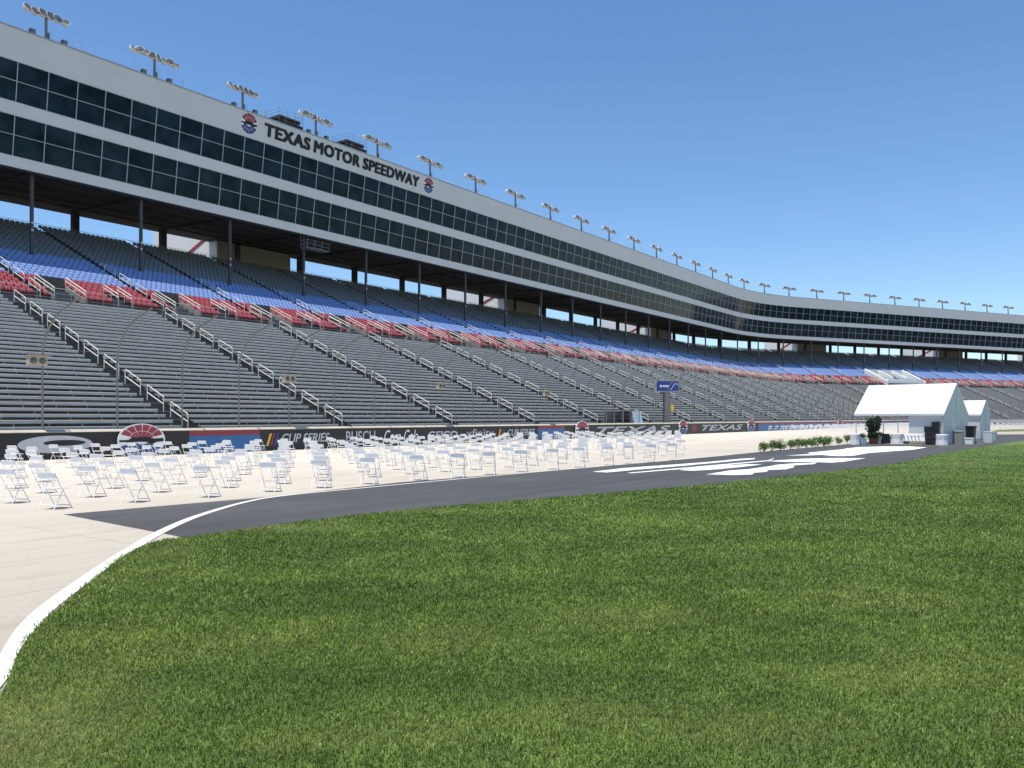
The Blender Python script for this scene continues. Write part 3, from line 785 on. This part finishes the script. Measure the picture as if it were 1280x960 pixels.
for a in (31.95, 55.4):       # three slanting bars beside the series name
    for j, m in enumerate(('yellow', 'wred', 'nblue')):
        mb = MB(); x = a+.26*j
        mb.prism([(x,.3),(x+.16,.3),(x+.42,1.05),(x+.26,1.05)], wf, 0, .02); part('emblem_bar', mb, M[m], TW)
mb = MB(); mb.prism([(95.6,.35),(96.8,.35),(96.8,.5),(96.4,.5),(96.4,.62),(96.9,.62),(96.9,.78),(96.4,.78),(96.4,.9),(97.1,.9),(97.1,1.06),(95.3,1.06),(95.3,.9),(95.9,.9),(95.9,.78),(95.4,.78),(95.4,.62),(95.9,.62),(95.9,.5),(95.6,.5)], wf, 0, .02)
part('emblem', mb, M['stripe_red'], TW)
# flattened silver swoosh at the left
o = ell(19.7, .72, 1.75, .42, 40); ii = ell(20.1, .78, 1.0, .14, 40)
mb = MB(); mb.prism(o, wf, 0, .015, 0); mb.prism(ii, wf, .015, .025, 1); part('emblem', mb, [M['silver'], M['black']], TW)
# slanted pale stripes in the far blue panel
mb = MB()
for j in range(12):
    x = 136.+j*5.2; mb.prism([(x,.25),(x+2.4,.25),(x+1.2,.85),(x-1.2,.85)], wf, .012, .022)
part('emblem_bar', mb, M['white'], TW)
def wf2(x, y, d): return P(x, WS-.06-d, y)
for (u, rx, lab) in ((24.0,1.32,'large round red fan badge on the wall nearest the left picture edge'),
                     (69.0,1.25,'round red fan badge on the wall left of the nearer TEXAS lettering'),
                     (92.7,1.25,'round badge on the wall right of the nearer TEXAS lettering'),
                     (116.4,1.6,'round badge on the wall right of the farther TEXAS lettering'),
                     (166.,1.8,'small round badge far along the blue wall left of the tents')):
    single('round_badge', emblem(wf2, u, .83, rx, .86), EM, lab, 'badge', group='round badges on the track wall')

# ------------------------------------------------------------------ catch fence
CF = thing('catch_fence', 'tall catch fence of slim curved steel posts and wires above the track wall', 'fence')
def post_into(mb, u):
    pts = [(41.5,WZ+.13),(41.5,3.2),(41.5,4.9)]
    for k in range(1, 7):
        a = k/6*math.radians(72); pts.append((41.5-2.6*(1-math.cos(a))*1.25, 4.9+2.35*math.sin(a)))
    pts.append((38.3, 7.42))
    mb.tube([P(u, s, z) for s, z in pts], .05, 6)
pu = [19.4+3.72*k for k in range(-6, 92)]
for u in pu:
    mb = MB(); post_into(mb, u); part('post', mb, M['galv'], CF)
mb = MB()
for (s, z) in [(41.45, 1.9+.45*k) for k in range(7)] + [(41.3,5.3),(40.9,6.1),(40.2,6.7),(39.2,7.15),(38.4,7.4)]:
    mb.tube([P(u, s, z) for u in us(pu[0], pu[-1], 2.)], .006, 4)
part('wire', mb, M['galv'], CF)
for j, (u, lab) in enumerate(((19.0,'cream caution lamp box on the fence post nearest the left edge'),(34.0,'cream caution lamp box on the fence, second from the left'),(48.6,'cream caution lamp box on the fence, third from the left'),(63.4,'cream caution lamp box on the fence, fourth from the left'))):
    z = (4.7, 4.4, 4.4, 4.2)[j]
    t = thing('caution_lamp', lab, 'warning lamp', P(u, 41.2, z), math.atan2(d0.y, d0.x), 'caution lamps on the catch fence')
    mb = MB(); mb.box((-.42,-.14,-.22),(.42,.14,.22)); mb.box((-.46,-.34,.22),(.46,.16,.25)); link('housing', mb.mesh('housing', M['cap']), t)
    for x in (-.2, .2):
        mb = MB(); mb.lathe([(.16,0),(.15,.04),(.05,.07)], n=12); mb.v = [(p[0]+x, -.14-p[2], p[1]) for p in mb.v]; link('lens', mb.mesh('lens', M['lampdark']), t)

# sign post, flag stand behind the wall
d, n = frame(91.)
t = thing('sponsor_sign', 'blue rectangular sponsor sign on a tall grey post behind the wall', 'sign', P(91.5, 42.3, .75), math.atan2(d.y, d.x)-.55)
mb = MB(); mb.box((-.35,-.3,0),(.35,.3,4.3)); link('post', mb.mesh('post', M['galv']), t)
mb = MB(); mb.box((-1.62,-.2,4.3),(1.62,.2,5.75)); link('cabinet', mb.mesh('cabinet', M['bracket']), t)
mb = MB(); mb.box((-1.55,-.215,4.42),(1.55,-.2,5.62)); link('face', mb.mesh('face', M['signblue']), t)
def sf(x, y, dd): return (x, -.216-dd, y)
mb = MB(); mb.prism(ell(-.95, 5.0, .17, .15, 16), sf, 0, .01)
for j in range(4): mb.prism([(-.7+.22*j,4.88),(-.54+.22*j,4.88),(-.5+.22*j,5.13),(-.66+.22*j,5.13)], sf, 0, .01)
link('logo_mark', mb.mesh('logo_mark', M['white']), t)
mb = MB(); mb.prism([(.35,4.5),(.45,4.5),(1.0,5.25),(1.3,5.25),(1.35,5.1),(1.45,5.1),(1.4,5.35),(.95,5.35)], sf, 0, .01); link('logo_mark', mb.mesh('logo_mark', M['silver']), t)
mb = MB(); mb.box((.36,-.3,2.0),(.86,.2,2.85)); mb.box((.4,-.31,2.1),(.82,-.3,2.75), 1); link('meter_box', mb.mesh('meter_box', [M['orange'], M['yellow']]), t)
t = thing('flag_stand', 'dark open framed flag stand on the wall beside a white leaning panel', 'stand', P(78.6, 42., WZ+.13), math.atan2(d0.y, d0.x))
mb = MB()
for x in (-1.9, 0, 1.7):
    for y in (-.6, .6): mb.tube([(x,y,0),(x,y,1.35)], .05, 5)
mb.tube([(-1.9,-.6,1.35),(1.7,-.6,1.35),(1.7,.6,1.35),(-1.9,.6,1.35),(-1.9,-.6,1.35)], .05, 5); link('frame', mb.mesh('frame', M['galv']), t)
mb = MB(); mb.box((-1.8,.5,.1),(1.65,.55,1.25)); link('mesh_panel', mb.mesh('mesh_panel', M['steel_dark']), t)
mb = MB(); mb.box((1.9,-.6,0),(2.05,.6,1.3)); link('end_panel', mb.mesh('end_panel', M['bin']), t)
mb = MB(); mb.add([(-1.0,0,0),(1.0,0,0),(1.3,.45,1.25),(-.7,.45,1.25),(-1.0,.06,0),(1.0,.06,0),(1.3,.51,1.25),(-.7,.51,1.25)], [(0,1,2,3),(7,6,5,4),(0,4,5,1),(1,5,6,2),(2,6,7,3),(3,7,4,0)])
single('leaning_panel', mb, M['ice'], 'pale blue white panel leaning on the wall top beside the flag stand', 'panel', P(82.6, 41.5, WZ+.13), math.atan2(d0.y, d0.x))

# ------------------------------------------------------------------ folding chairs
def rplate(w, h, r, n=4):
    o = []
    for cx, cy, a in ((w/2-r,h/2-r,0),(-w/2+r,h/2-r,90),(-w/2+r,-h/2+r,180),(w/2-r,-h/2+r,270)):
        for k in range(n+1):
            t_ = math.radians(a+90*k/n); o.append((cx+r*math.cos(t_), cy+r*math.sin(t_)))
    return o
def chair_parts():
    q = {}
    s = MB(); s.prism(rplate(.41,.40,.07), lambda x,y,dd: (x, y+.0, .435+dd-.04*(y/.2)*.3), 0, .028); q['seat'] = s
    b = MB()
    b.prism(rplate(.46,.155,.065), lambda x,y,dd: (x, -.252-.10*y-dd+.10*x*x*0-.06*(1-(x/.22)**2)*.5, .735+y), 0, .022); q['backrest'] = b
    r = .011
    for i, x in enumerate((-.215, .215)):
        f = MB(); f.tube([(x,-.275,.80),(x,-.10,.50),(x,-.045,.43),(x*1.0,.23,.0)], r, 6); q['leg%d' % i] = f
        g = MB(); g.tube([(x*.93,-.01,.42),(x*.93,-.27,.0)], r, 6); q['leg%d' % (i+2)] = g
    for k, (y, z, x) in enumerate(((.19,.065,.215),(-.215,.09,.2),(.05,.28,.215))):
        c = MB(); c.tube([(-x,y,z),(x,y,z)], r*.9, 6); q['crossbar%d' % k] = c
    return q
CP = chair_parts()
CM = {k: v.mesh('chair_'+k, M['plastic'] if k in ('seat','backrest') else M['chair_tube']) for k, v in CP.items()}
allm = MB()
for k_, v in CP.items(): allm.add(v.v, v.f, 0 if k_ in ('seat','backrest') else 1)
CALL = allm.mesh('chair_whole', [M['plastic'], M['chair_tube']])
def chair0():
    t = thing('folding_chair', 'x', 'chair', (0,0,0), 0, 'white folding chairs spaced out on the track')
    for k_ in CP: link(k_.rstrip('0123456789'), CM[k_], t)
    return t
proto = chair0(); used = False
rc = random.Random(5); total = 0
ROWS = 10
for r in range(ROWS):
    s = 18.75+2.12*r; idx = 0
    t_ = 9.0+(.12 if r % 2 else 0)+.03*r
    tt = t_ - 1.8*6
    while True:
        tt += 1.8
        if tt < .434*s-.35: continue
        sx = s-.085*(tt-9)*max(0, 1-r/9)
        p = n0*(sx+rc.uniform(-.09,.09)) + d0*(tt+rc.uniform(-.12,.12))
        if p.x/p.y > (.205 if r < 8 else .10) or total >= 292: break
        idx += 1; total += 1
        az = math.radians(9+rc.uniform(-8,8)); rz = -az
        where = 'row nearest the dark asphalt' if r == 0 else ('row nearest the wall' if r == ROWS-1 else '%s row back from the asphalt' % ordinal(r+1))
        lab = 'white folding chair, %s from the left in the %s' % (ordinal(idx), where)
        if p.y < 40:
            if not used: t = proto; used = True
            else:
                t = proto.copy(); COL.objects.link(t)
                for ch in proto.children:
                    c = ch.copy(); COL.objects.link(c); c.parent = t
            t.location = (p.x, p.y, 0); t.rotation_euler = (0,0,rz); t['label'] = lab
        else:
            link('folding_chair', CALL, None, (p.x,p.y,0), rz, label=lab, category='chair', group='white folding chairs spaced out on the track')
# far block of chairs beyond the tents, one mass
far = []
for r in range(7):
    for k in range(46):
        far.append((P(118+2.6*k, 38.5-2.1*r), 0))
fv = [p[0][:] for p in far]
fd = [rot(Vector((1,0)), rc.uniform(-.2,.3)) for _ in far]
for kz in range(7):
    Z_ = 140+9*kz
    for kx in range(24): far.append((Vector((Z_*.572+1.9*kx, Z_+1.1*kx, 0)), 0))
fv = [p[0][:] for p in far]
fd = [rot(Vector((1,0)), rc.uniform(-.2,.3)) for _ in far]
me = np_mesh('far_chairs', allm.v, allm.f, fv, [(q.x,q.y,0) for q in fd], [(-q.y,q.x,0) for q in fd], [M['plastic']])
link('folding_chairs', me, kind='stuff', label='distant mass of white folding chairs along the far wall behind the tents', category='chairs')

# ------------------------------------------------------------------ plants
def leaves(n, rx, ry, rz, cz, size, rr, lobes=5):
    """scatter of small leaf quads through several overlapping lobes"""
    cs = [(0,0,cz,1.)]
    for k in range(lobes):
        a = rr.random()*2*PI; e = rr.uniform(-.6,.7)
        cs.append((rx*.5*math.cos(a), ry*.5*math.sin(a), cz+rz*.55*e, rr.uniform(.45,.7)))
    mb = MB(); rnd = []
    for i in range(n):
        cx, cy, cc, f = rr.choice(cs)
        v = Vector((rr.gauss(0,1), rr.gauss(0,1), rr.gauss(0,1))).normalized()*(rr.random()**.45)
        p = Vector((cx+v.x*rx*f, cy+v.y*ry*f, cc+v.z*rz*f))
        a = Vector((rr.gauss(0,1), rr.gauss(0,1), rr.gauss(0,1)+.3)).normalized(); b = a.cross(Vector((rr.gauss(0,1),rr.gauss(0,1),rr.gauss(0,1)))).normalized()
        L = size*rr.uniform(.7,1.4); w = L*.45
        mb.add([p-a*L*.5, p+b*w*.5, p+a*L*.5, p-b*w*.5], [(0,1,2,3)]); rnd += [rr.random()]*4
    return mb, rnd
def leafmesh(mb, rnd, mat, name='foliage'):
    me = mb.mesh(name, mat); a = me.attributes.new('rnd','FLOAT','POINT'); a.data.foreach_set('value', rnd); return me
SH = []
for k in range(4):
    rr = random.Random(40+k); SH.append(leafmesh(*leaves(900, .34, .34, .33, .34, .075, rr), M['leaf']))
mb = MB()
for k in range(4): mb.tube([(0,0,0),(.05*math.cos(k*1.6),.05*math.sin(k*1.6),.15),(.15*math.cos(k*1.6),.15*math.sin(k*1.6),.35)], .012, 5)
STEM = mb.mesh('stem', M['bark'])
SHPX = [(14.65,48.1),(15.6,49.6),(16.4,50.5),(17.4,51.75),(18.5,53.5),(19.5,54.9),(20.4,56.25),(21.0,56.9),(21.7,57.7),(22.6,59.1),(24.5,62.2),(26.1,64.5)]
for k, (x, y) in enumerate(SHPX):
    sz = 1.0+.24*((k*37) % 5)/5
    last = k == 11
    lab = 'round green shrub on the track beside the asphalt, %s from the left' % ordinal(k+1) if not last else 'small round green shrub nearest the tent, last of the row'
    t = thing('shrub', lab, 'shrub', (x,y,0), k*1.3, 'green shrubs lined up beside the asphalt'); t.scale = (sz, sz, sz*(1.02 if k % 2 else .94))
    link('foliage', SH[k % 4], t); link('stem', STEM, t)

# ------------------------------------------------------------------ tents
def tent(base, ax, W, Ln, eave, ridge, label, open_front=True):
    """base = front left corner; x along the ridge, y to the back"""
    t = thing('frame_tent', label, 'tent', (base[0], base[1], 0.), ax)
    roof = MB(); th = .03
    def slab(a, b, c, d_):
        a, b, c, d_ = [Vector(q) for q in (a, b, c, d_)]; nn = (b-a).cross(c-a).normalized()*th
        roof.add([a,b,c,d_,a-nn,b-nn,c-nn,d_-nn], [(0,1,2,3),(7,6,5,4),(0,4,5,1),(1,5,6,2),(2,6,7,3),(3,7,4,0)])
    N = 8; o = .12
    def sag(x, f): return -.05*math.sin(PI*min(1,max(0,(x % (Ln/2))/(Ln/2))))*math.sin(PI*f)
    for side in (0, 1):
        for i in range(N):
            for j in range(3):
                def pt(ii, jj):
                    x = -o+(Ln+2*o)*ii/N; f = jj/3; y = -o+(W/2+o)*f if side == 0 else W+o-(W/2+o)*f
                    z = eave+(ridge-eave)*f+sag(x, f); return (x, y, z)
                q = [pt(i,j), pt(i+1,j), pt(i+1,j+1), pt(i,j+1)]
                slab(*(q if side == 0 else q[::-1]))
    for y in (-o, W+o):
        roof.box((-o, y-.015, eave-.16), (Ln+o, y+.015, eave-.003))
    link('canopy', roof.mesh('canopy', M['tent']), t)
    sm = MB(); x = Ln/2    # seam strap over the middle
    sm.add([(x-.03,-o,eave+.012),(x+.03,-o,eave+.012),(x+.03,W/2,ridge+.012),(x-.03,W/2,ridge+.012)], [(0,1,2,3)])
    link('seam', sm.mesh('seam', M['silver']), t)
    g = MB(); gx = Ln+o*.5
    def gf(y, z, dd): return (gx+dd, y, z)
    g.prism([(-o+.02,.03),(-o+.02,eave-.02),(W/2,ridge-.05),(W+o-.02,eave-.02),(W+o-.02,.03)], gf, 0, .025)
    for y in (W*.28, W*.5, W*.72): g.prism([(y-.07,eave-.62),(y+.07,eave-.62),(y+.07,eave-.45),(y-.07,eave-.45)], gf, .027, .035, 1)
    g.box((gx+.027, W*.5-.02, .03), (gx+.04, W*.5+.02, ridge-.1))
    link('gable_wall', g.mesh('gable_wall', [M['gable'], M['silver']]), t)
    pl = [(x, y) for x in (0, Ln/2, Ln) for y in (0, W)]
    for x, y in pl:
        m_ = MB(); m_.tube([(x,y,0),(x,y,eave)], .035, 8); link('pole', m_.mesh('pole', M['pole']), t)
    fr = MB()
    for x in (0, Ln/2, Ln):
        fr.tube([(x,0,eave-.05),(x,W/2,ridge-.06),(x,W,eave-.05)], .03, 6); fr.tube([(x,0,eave-.06),(x,W,eave-.06)], .025, 6)
    for y in (0, W): fr.tube([(0,y,eave-.1),(Ln,y,eave-.1)], .03, 6)
    for x0, x1 in ((Ln*.5, Ln*.5-1.),): fr.tube([(Ln/2,0,eave-.7),(Ln/2+1.,0,eave-.1)], .02, 5)
    link('roof_frame', fr.mesh('roof_frame', M['pole']), t)
    sw = MB()
    if open_front:
        sw.box((Ln*.62, .04, .03), (Ln*.985, .07, eave-.17))
    else:
        sw.box((0, -.02, .03), (Ln, .02, eave-.2)); sw.box((0, W-.02, .03), (Ln, W+.02, eave-.2)); sw.box((-.02, .03, .03), (.02, W-.03, eave+.1))
    link('side_wall', sw.mesh('side_wall', M['tent']), t)
    return t
AXT = math.atan2(-.686, .728)
tent((27.1,65.2), AXT, 6.0, 6.3, 2.3, 4.62, 'large white gabled frame tent, open in front, beside the asphalt')
tent((41.3,79.6), AXT, 3.2, 3.3, 2.3, 3.65, 'smaller white closed tent behind the right end of the large tent', False)

def cloth_table(loc, r, h, lab, name='cocktail_table', top=None):
    t = thing(name, lab, 'table', loc)
    mb = MB(); n = 28; vs = []; 
    pr = [(r*.98, 0.), (r*.93, h*.5), (r, h-.02), (r*.96, h)]
    for i in range(n):
        a = 2*PI*i/n
        for j, (rr_, z) in enumerate(pr):
            q = rr_*(1+(.035*math.cos(a*7) if j < 2 else 0)); vs.append((q*math.cos(a), q*math.sin(a), z))
    k = len(pr); fs = []
    for i in range(n):
        for j in range(k-1):
            a, b = i*k+j, ((i+1)%n)*k+j; fs.append((a, b, b+1, a+1))
    fs.append(tuple(i*k+k-1 for i in range(n))); mb.add(vs, fs)
    link('cloth', mb.mesh('cloth', M['cloth'], smooth=False), t)
    mb = MB(); mb.lathe([(r*.9,h+.001),(r*.9,h+.03)], n=24); link('tabletop', mb.mesh('tabletop', M['white']), t)
    return t
cloth_table((25.35,61.2,0), .34, .78, 'white draped drum table at the left front of the large tent')
cloth_table((28.75,61.8,0), .46, .80, 'wide white draped drum table in front of the stacked chairs')
cloth_table((31.15,60.0,0), .40, .76, 'white draped drum table at the right front corner of the large tent')
def planter(loc, lab, h, leafs, tall=False):
    t = thing('potted_plant', lab, 'plant', loc)
    mb = MB(); mb.add([(-.17,-.17,0),(.17,-.17,0),(.17,.17,0),(-.17,.17,0),(-.25,-.25,h),(.25,-.25,h),(.25,.25,h),(-.25,.25,h),(-.2,-.2,h-.04),(.2,-.2,h-.04),(.2,.2,h-.04),(-.2,.2,h-.04)],
        [(3,2,1,0),(0,1,5,4),(1,2,6,5),(2,3,7,6),(3,0,4,7),(4,5,9,8),(5,6,10,9),(6,7,11,10),(7,4,8,11),(8,9,10,11)])
    link('pot', mb.mesh('pot', M['white']), t)
    f = link('foliage', leafs, t, (0,0,h-.1)); 
    return t
rr = random.Random(91)
pf = leafmesh(*leaves(420, .34, .34, .24, .24, .1, rr), M['leafdark'])
planter((26.0,61.4,0), 'small dark bush in a white tapered pot beside the draped table', .48, pf)
planter((28.3,63.6,0), 'small white pot with a bush right of the dark tree', .55, pf)
# dark tree in a terracotta pot
t = thing('potted_tree', 'dark leafy tree in a brown pot under the left end of the tent', 'tree', (27.35,62.6,0))
mb = MB(); mb.lathe([(.28,0),(.36,.36),(.40,.40),(.34,.40),(.32,.36)], n=20); link('pot', mb.mesh('pot', M['terracotta']), t)
mb = MB(); mb.tube([(0,0,.3),(.03,.02,.8),(-.02,0,1.5)], .05, 8, r2=.02)
for k in range(5): mb.tube([(0,0,.8+.15*k),(.2*math.cos(k*2.1),.2*math.sin(k*2.1),1.1+.17*k)], .018, 5)
link('trunk', mb.mesh('trunk', M['bark']), t)
a_, r1 = leaves(2400, .56, .56, .72, 1.5, .15, rr, 9); b_, r2 = leaves(1100, .46, .46, .45, .75, .14, rr, 5)
a_.add(b_.v, b_.f); link('crown', leafmesh(a_, r1+r2, M['leafdark'], 'crown'), t)
c_, r3 = leaves(160, .5, .4, .12, .42, .1, rr, 3); link('underplanting', leafmesh(c_, r3, M['leaf'], 'underplanting'), t)
# dark box, plywood strip, loudspeakers, bins and boxes
def boxthing(name, lab, cat, loc, w, dpt, h, m, rz=AXT, trim=None, taper=1.):
    t = thing(name, lab, cat, loc, rz)
    mb = MB(); b = .02
    x, y = w/2, dpt/2
    mb.add([(-x*taper,-y*taper,0),(x*taper,-y*taper,0),(x*taper,y*taper,0),(-x*taper,y*taper,0),(-x,-y,h-b),(x,-y,h-b),(x,y,h-b),(-x,y,h-b),(-x+b,-y+b,h),(x-b,-y+b,h),(x-b,y-b,h),(-x+b,y-b,h)],
        [(3,2,1,0),(0,1,5,4),(1,2,6,5),(2,3,7,6),(3,0,4,7),(4,5,9,8),(5,6,10,9),(6,7,11,10),(7,4,8,11),(8,9,10,11)])
    link('body', mb.mesh('body', m), t)
    if trim:
        nm, tm, (z0, z1), o = trim
        mb = MB(); mb.box((-x-o,-y-o,z0),(x+o,y+o,z1)); link(nm, mb.mesh(nm, tm), t)
    return t
boxthing('storage_crate', 'black crate between the potted tree and the draped table', 'crate', (28.7,63.4,0), .62, .6, .72, M['bin'], trim=('lid', M['ink'], (.722,.76), .015))
mb = MB(); mb.box((-1.3,-.25,0),(1.3,.25,.03)); mb.box((-1.3,-.27,.032),(1.3,.27,.045)); single('plywood_strip', mb, M['wood'], 'tan plywood strip lying in front of the tent', 'board', (28.6,60.4,.01), AXT)
def speaker(loc, lab, h=.7, rz=AXT):
    t = thing('loudspeaker', lab, 'loudspeaker', loc, rz)
    mb = MB(); mb.add([(-.24,-.26,0),(.24,-.26,0),(.18,.24,0),(-.18,.24,0),(-.24,-.26,h),(.24,-.26,h),(.18,.24,h),(-.18,.24,h)], [(3,2,1,0),(4,5,6,7),(0,1,5,4),(1,2,6,5),(2,3,7,6),(3,0,4,7)])
    link('cabinet', mb.mesh('cabinet', M['bin']), t)
    mb = MB(); mb.box((-.21,-.275,.04),(.21,-.262,h-.04)); link('grille', mb.mesh('grille', M['ink']), t)
    return t
t = thing('equipment_case', 'black road case under the raised loudspeaker at the tent corner', 'case', (31.05,61.1,0), AXT)
mb = MB(); mb.box((-.42,-.4,.1),(.42,.4,.92)); link('body', mb.mesh('body', M['bin']), t)
mb = MB(); mb.box((-.44,-.42,.5),(.44,.42,.55)); link('metal_trim', mb.mesh('metal_trim', M['steel_dark']), t)
for x in (-.33,.33):
    mb = MB(); mb.box((x-.05,-.35,0),(x+.05,.35,.1)); link('wheel', mb.mesh('wheel', M['ink']), t)
speaker((31.25,61.0,.92), 'black loudspeaker raised on the road case at the tent corner', .78)
speaker((30.85,61.3,.92), 'lower black loudspeaker on the road case beside the stacked chairs', .42)
# chairs leaning folded under the tent
fold = MB()
fold.prism(rplate(.44,.20,.05), lambda x,y,dd: (x, dd, .78+y), 0, .02); fold.prism(rplate(.40,.38,.06), lambda x,y,dd: (x, dd-.03, .42+y), 0, .02)
for x in (-.21, .21): fold.tube([(x,.03,.0),(x,.03,.86)], .012, 6, 1)
fold.tube([(-.21,.03,.1),(.21,.03,.1)], .012, 6, 1); fold.tube([(-.21,.03,.86),(.21,.03,.86)], .012, 6, 1)
tl = Matrix.Rotation(-.45, 4, 'X'); fold.v = [tuple(tl @ Vector(p)) for p in fold.v]
fm = fold.mesh('folded_chair', [M['plastic'], M['steel_dark']])
for k in range(9):
    p = Vector((28.95,62.6)).lerp(Vector((30.5,61.35)), k/8)
    link('folded_chair', fm, None, (p.x,p.y,.02), AXT+.9, label='white folded chair leaning in the dark stack under the tent, %s from the left' % ordinal(k+1), category='chair', group='folded chairs leaning under the tent')
t = boxthing('trash_bin', 'square grey metal litter bin in front of the tent gable', 'bin', (33.6,62.3,0), .55, .5, .95, M['steel'], trim=('lid', M['pole'], (.952,1.02), .03))
t = boxthing('wheeled_bin', 'tall black plastic bin right of the large tent gable', 'bin', (35.3,63.7,0), .6, .62, 1.25, M['bin'], trim=('lid', M['ink'], (1.252,1.36), .03), taper=.8)
for sx in (-.22,.22):
    mb = MB(); mb.lathe([(.1,-.03),(.1,.03)], n=12); mb.v = [(p[2]+sx, p[0]+.28, p[1]+.1) for p in mb.v]; link('wheel', mb.mesh('wheel', M['ink']), t)
boxthing('cooler_box', 'low white cooler box between the grey bin and the black bin', 'box', (34.35,62.4,0), .75, .5, .42, M['white'], trim=('lid', M['plastic'], (.422,.48), .02))
boxthing('water_barrel', 'white rounded container right of the tall black bin', 'container', (38.1,66.2,0), .62, .6, .85, M['plastic'], trim=('lid', M['white'], (.852,.9), .01), taper=.92)
boxthing('ice_chest', 'pale blue chest beside the smaller closed tent', 'chest', (43.6,75.4,0), .9, .6, .62, M['ice'], trim=('lid', M['silver'], (.622,.68), .02))
for k, (x, y) in enumerate(((32.9,62.6),(33.15,62.35),(35.95,63.9))):
    t = thing('barrier_post', ('thin grey post, left of the pair before the tent gable','thin grey post, right of the pair before the tent gable','thin pale post right beside the tall black bin')[k], 'post', (x,y,0))
    mb = MB(); mb.tube([(0,0,0.03),(0,0,1.0)], .03, 8); link('shaft', mb.mesh('shaft', M['pole']), t)
    mb = MB(); mb.lathe([(.17,0),(.16,.03),(.04,.05)], n=16); link('foot', mb.mesh('foot', M['steel']), t)

# ------------------------------------------------------------------ light, sky, camera
w = bpy.data.worlds.new('World'); sc.world = w; w.use_nodes = True
nt = w.node_tree; bg = nt.nodes['Background']
sky = nt.nodes.new('ShaderNodeTexSky'); sky.sky_type = 'NISHITA'; sky.sun_disc = False
to = (d0*-.20 + n0*.06).to_3d(); to.z = 1.; to.normalize()
el = math.asin(to.z); az = math.atan2(to.x, to.y)
sky.sun_elevation = el; sky.sun_rotation = az
sky.air_density = 1.0; sky.dust_density = .1; sky.ozone_density = 3.5; sky.altitude = 400
hs = nt.nodes.new('ShaderNodeHueSaturation'); hs.inputs['Saturation'].default_value = 1.13
nt.links.new(sky.outputs[0], hs.inputs['Color']); nt.links.new(hs.outputs[0], bg.inputs['Color']); bg.inputs['Strength'].default_value = .118
sun = bpy.data.lights.new('Sun', 'SUN'); sun.energy = 4.2; sun.angle = math.radians(.53); sun.color = (1., .96, .89)
so = bpy.data.objects.new('Sun', sun); COL.objects.link(so); so.rotation_euler = to.to_track_quat('Z', 'Y').to_euler(); so.location = (0,0,80)

cam = bpy.data.cameras.new('Camera'); cam.sensor_width = 36; cam.lens = 36*1035/1280; cam.shift_y = 42/1280
cam.clip_start = .1; cam.clip_end = 8000
co = bpy.data.objects.new('Camera', cam); COL.objects.link(co); co.location = (0,0,2.0); co.rotation_euler = (PI/2, 0, 0)
sc.camera = co
vs_ = sc.view_settings; vs_.view_transform = 'Standard'; vs_.look = 'None'; vs_.gamma = 1.; vs_.use_curve_mapping = False
vs_.exposure = 0.5
